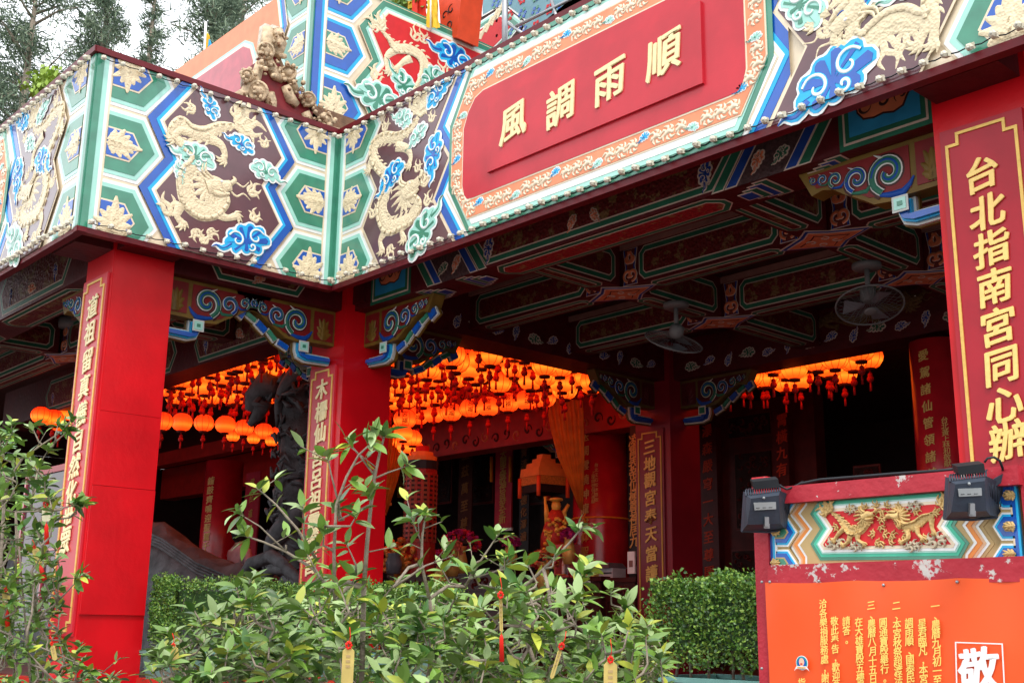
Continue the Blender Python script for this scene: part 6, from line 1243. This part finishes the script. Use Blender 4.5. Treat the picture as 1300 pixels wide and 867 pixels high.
# ---- shrubs with individual leaves
def orient(d, upv):
    Y = d.normalized(); Z = (upv-Y*upv.dot(Y)); Z = Z.normalized() if Z.length > 1e-4 else Y.orthogonal().normalized(); X = Y.cross(Z); return Matrix((X, Y, Z)).transposed()
def leafset(L, W): return [leaf_mesh(L, W, m, c, f).mesh('leaf') for m in lm for c, f in ((.12, .2), (.28, .35))]
LF1 = leafset(.064, .025); LF2 = leafset(.052, .024)
LBK = {id(m): [leaf_mesh(L, W, x, .2, .3) for x in lm] for m, L, W in ((LF1, .064, .025), (LF2, .052, .024))}
def shrub(label, root, tips, paths, LF, wts, seed, per=6, maxobj=300, tr=.011, nm='shrub', spread=1.0):
    rn = random.Random(seed); t = empty(nm, root, label, 'shrub'); bmb = MB(); nodes = [(Vector(root)+Vector((rn.gauss(0, .02), rn.gauss(0, .02), h)), .012) for h in (.0, .25, .5, .7, .9)]
    bmb.tube([n_[0] for n_ in nodes], [tr*1.3, tr*1.2, tr, tr*.9, tr*.7], bark, 6); leaves = []
    def whorl(p, d, k, sc_=1):
        d = d.normalized(); a0 = rn.uniform(0, 6.28); X = d.orthogonal().normalized(); Y = d.cross(X)
        for i in range(k):
            a = a0+i*2.4+rn.gauss(0, .2); e = rn.uniform(.9, 1.6) if i < k-1 else rn.uniform(.2, .7); q = d*math.cos(e)+(X*math.cos(a)+Y*math.sin(a))*math.sin(e); q.z += .12
            leaves.append((p-d*rn.uniform(0, .03), q.normalized(), rn.uniform(.65, 1.15)*sc_))
    for P_, r in paths:
        S = [q for q in P_]; bmb.tube(S, [r*(1-.6*i/(len(S)-1)) for i in range(len(S))], bark, 6)
        near = min(nodes, key=lambda n_: (n_[0]-S[0]).length); bmb.tube([near[0], near[0].lerp(S[0], .5)+Vector((0, 0, .02)), S[0]], [r*1.3, r*1.15, r], bark, 6)
        for q in S: nodes.append((q, r))
        whorl(S[-1], S[-1]-S[-2], per+1)
        for i in range(1, len(S)):
            if rn.random() < .7: p = S[i-1].lerp(S[i], rn.uniform(.3, .9)); sd_ = Vector((rn.gauss(0, 1), rn.gauss(0, 1), .6)).normalized(); tip = p+sd_*rn.uniform(.04, .1); bmb.tube([p, tip], [.002, .0012], bark, 4); whorl(tip, sd_, rn.choice((2, 3, 4)), .9)
    for tp in sorted(tips, key=lambda q: q.z):
        best = min(nodes, key=lambda n_: (n_[0]-tp).length+(3 if n_[0].z > tp.z-.03 else 0)+abs(n_[0].z-tp.z)*-.3)[0]; mid = best.lerp(tp, .55)+Vector((rn.gauss(0, .02), rn.gauss(0, .02), -.02)); L = (tp-best).length; r = .0025+.006*min(1, L)
        bmb.tube([best, best.lerp(mid, .5)+Vector((rn.gauss(0, .008), rn.gauss(0, .008), 0)), mid, tp], [r*1.4, r*1.2, r, r*.5], bark, 5); nodes.append((mid, r)); nodes.append((tp, r*.6)); whorl(tp, tp-mid+Vector((0, 0, .05)), rn.choice((per-1, per, per+1)))
        if L > .12 and rn.random() < .75: p = mid.lerp(tp, .5); whorl(p, tp-mid, rn.choice((2, 3)), .85)
    bmb.build('branches', t)
    leaves.sort(key=lambda l: (l[0]-CAM).dot(FW)-.25*(l[0].z > 1.75)); st = MB()
    for i, (p, d, s) in enumerate(leaves):
        R_ = orient(d, Vector((rn.gauss(0, .35), rn.gauss(0, .35)-.25, 1))); k = rn.choices(range(4), wts)[0]
        if i < maxobj:
            o = bpy.data.objects.new('leaf', LF[k*2+rn.randrange(2)]); COL.link(o); o.parent = t; mw = (R_*s).to_4x4(); mw.translation = p-worldloc(t); o.matrix_local = mw
        else:
            b = LBK[id(LF)][k]; st.add([p+(R_ @ Vector(v))*s for v in b.v], b.f, lm[k], True)
    st.build('leaves', t, kind='stuff'); return len(leaves)
rn = random.Random(11)
poly = [(186, 905), (190, 835), (215, 795), (250, 785), (290, 765), (330, 752), (365, 758), (400, 735), (450, 742), (500, 745), (545, 742), (590, 740), (650, 735), (700, 738), (735, 745), (760, 775), (800, 790), (832, 800), (845, 830), (845, 905)]
tips = []
while len(tips) < 720:
    x, y = rn.uniform(185, 850), (rn.uniform(730, 905) if rn.random() < .7 else rn.uniform(800, 905))
    if inside(x, y, poly): tips.append((x, y, 3.6+rn.uniform(-.6, .8)))
for x, y, z in ((245, 772, 3.4), (212, 800, 3.3), (300, 745, 3.7), (333, 738, 3.6), (420, 722, 3.5), (452, 728, 3.3), (505, 735, 3.4), (560, 720, 3.5), (600, 722, 3.4), (640, 705, 3.4), (668, 712, 3.2), (705, 700, 3.5), (742, 722, 3.3), (790, 775, 3.6), (825, 792, 3.5), (775, 745, 3.6), (385, 640, 3.3), (430, 640, 3.3), (455, 650, 3.2), (412, 668, 3.2), (440, 690, 3.3), (388, 700, 3.3)): tips.append((x, y, z))
def pth(pts, d, r, dd=.0): return ([dep(x, y, d+dd*i) for i, (x, y) in enumerate(pts)], r)
paths = {0: [pth([(300, 800), (312, 760), (318, 735)], 3.5, .004)],
 1: [pth([(462, 745), (466, 690), (471, 640), (476, 604), (482, 575), (489, 550)], 3.3, .0075), pth([(476, 604), (458, 580), (438, 556)], 3.3, .004), pth([(474, 608), (492, 600), (521, 590)], 3.3, .0035), pth([(425, 760), (424, 700), (427, 640), (440, 605), (455, 578), (474, 560)], 3.25, .006), pth([(430, 640), (420, 600), (415, 575)], 3.25, .0035),
     pth([(420, 750), (398, 722), (363, 700), (335, 688), (308, 679)], 3.4, .006), pth([(403, 712), (378, 672), (350, 640), (325, 618)], 3.4, .005), pth([(363, 700), (330, 668), (300, 650)], 3.4, .0035), pth([(430, 660), (470, 640), (468, 622)], 3.25, .003)],
 2: [pth([(545, 760), (535, 715), (536, 680), (541, 650)], 3.4, .006), pth([(500, 745), (540, 718), (575, 705)], 3.2, .004), pth([(590, 745), (610, 712), (634, 676)], 3.5, .0045), pth([(536, 690), (528, 672), (522, 655)], 3.4, .003), pth([(595, 735), (630, 725), (650, 712)], 3.4, .003)],
 3: [pth([(650, 760), (690, 722), (722, 690), (740, 668)], 3.5, .006), pth([(700, 780), (728, 748), (752, 712)], 3.4, .005), pth([(660, 770), (710, 750), (745, 738)], 3.3, .004), pth([(770, 830), (776, 790), (800, 765)], 3.6, .004)]}
names = ['leafy green shrub at the left of the foreground group, beside the leftmost pillar', 'tall twiggy shrub rising in front of the central pillar', 'leafy shrub in the middle of the foreground, in front of the long altar table', 'leafy shrub at the right of the foreground group, beside the box hedge']
bounds = (180, 375, 520, 680, 900)
for k in range(4):
    tp = [dep(*q) for q in tips if bounds[k] <= q[0] < bounds[k+1]]; cx = (bounds[k]+min(bounds[k+1], 850))/2; r0_ = dep(cx, 900, 3.7); print('leaves', shrub(names[k], (r0_.x, r0_.y, .05), tp, paths[k], LF1, (.52, .14, .11, .23), 30+k, 8))
tips = []; poly = [(-40, 900), (-40, 550), (5, 540), (38, 565), (66, 610), (80, 690), (78, 760), (95, 800), (120, 850), (150, 880), (150, 900)]
while len(tips) < 270:
    x, y = rn.uniform(-40, 150), rn.uniform(545, 900)
    if inside(x, y, poly): tips.append((x, y, 4.3+rn.uniform(-.5, .6)))
for q in ((75, 535), (88, 545), (95, 528), (15, 535), (40, 540), (62, 570), (105, 640), (95, 635), (20, 860), (140, 860), (60, 850), (100, 735)): tips.append((*q, 4.2))
pp_ = [pth([(5, 640), (10, 610), (30, 580), (60, 560), (85, 543)], 4.2, .006), pth([(0, 620), (2, 575), (15, 550)], 4.2, .005), pth([(20, 650), (60, 648), (104, 640)], 4.2, .0035), pth([(20, 740), (70, 735), (105, 733)], 4.2, .0035), pth([(0, 800), (60, 825), (120, 850), (150, 862)], 4.0, .0035)]
for k, (lo, hi, nm) in enumerate(((-60, 28, 'small-leaved dark green shrub cut by the left edge of the photo'), (28, 200, 'small-leaved shrub hung with wish cards in front of the leftmost pillar'))):
    tp = [dep(*q) for q in tips if lo <= q[0] < hi]; r0_ = dep((0, 60)[k], 900, 4.4); print('leaves', shrub(nm, (r0_.x, r0_.y, .05), tp, pp_[:2] if k == 0 else pp_[2:], LF2, (.6, .2, .1, .1), 50+k, 7, tr=.009))
# fern-like tips between the shrub and the hedge
# wish cards hung in the shrubs
cardm = mat('card_gold', (.66, .5, .16), .45, .12, 30); cardw = mat('card_pale', (.8, .74, .5), .5, .1)
def card(x, y, d, wpx, hpx, m, label, tassel=30, tilt=0, knot=10):
    knot *= .65
    c = dep(x, y, d); t = empty('wish_card', c, label, 'wish card', 'wish cards hung in the shrubs'); s = d/FPX; R2 = (RT*math.cos(tilt)+UP*math.sin(tilt)); U2 = (UP*math.cos(tilt)-RT*math.sin(tilt)); hw, hh = wpx/2*s, hpx/2*s
    O = [(-hw, -hh+.004), (-hw+.004, -hh), (hw-.004, -hh), (hw, -hh+.004), (hw, hh-.008), (hw-.008, hh), (-hw+.008, hh), (-hw, hh-.008)]
    f = [c+R2*a+U2*b for a, b in O]; b_ = [p+FW*.003 for p in f]; n = 8; mb = MB(); mb.add(f+b_, [tuple(range(n)), tuple(range(2*n-1, n-1, -1))]+[(i, i+n, (i+1) % n+n, (i+1) % n) for i in range(n)], m); mb.build('card', t)
    mb = MB()
    for k in range(3): mb.obox(c+U2*hh*(.55-.28*k)-FW*.0008, R2*hw*.35, U2*hh*.07, FW*.0005, gb)
    mb.build('print', t); kr = mat('ribbon_red', (.75, .02, .01), .5, .15)
    mb = MB(); k0 = c+U2*(hh+knot*.4*s)
    for k in range(7): a = k*.9; mb.ell(tuple(k0+R2*math.cos(a)*knot*.35*s+U2*math.sin(a)*knot*.45*s-FW*.002*(k % 2)), knot*.24*s, knot*.24*s, knot*.24*s, kr, 6)
    mb.tube([k0, k0+U2*(hh*.5)+R2*.003, k0+U2*hh], .0012, kr, 4); mb.build('ribbon_knot', t)
    if tassel:
        mb = MB(); q = c-U2*(hh+3*s); mb.tube([c-U2*hh, q], .001, kr, 4); mb.tube([q, q-U2*4*s, q-U2*tassel*s], [.002, 2.6*s, 3.2*s], kr, 7); mb.build('tassel', t)
card(441.5, 845, 2.75, 15, 46, cardm, 'gold wish card with a red knot hanging low in the tall twiggy shrub', 0, -.05, 13); card(636, 780, 2.85, 4, 44, cardm, 'thin gold card seen edge-on with a long red tassel, middle shrub', 34, .02, 12); card(775, 866, 2.8, 17, 52, cardm, 'gold wish card at the lower right of the shrub group', 0, .0, 12)
card(58.5, 652, 3.9, 10.5, 19, cardw, 'pale wish card with red knot and tassel in front of the glass cabinet', 26, .02, 11); card(8, 760, 3.9, 10, 20, cardm, 'yellow wish card at the left edge above a red tassel', 22, .05, 7); card(47, 705, 3.95, 9, 20, cardm, 'dull yellow wish card below the pale one in the left shrub', 20, .3, 6)
card(706, 842, 2.8, 5, 40, cardm, 'narrow gold card on a long red ribbon right of the middle shrub', 0, -.3, 12); card(68, 828, 3.6, 6, 20, cardm, 'small gold card low in the left shrub', 0, .2, 6); card(222, 835, 3.2, 10, 30, cardm, 'plain gold card partly hidden at the left of the shrub group', 0, .1, 7)
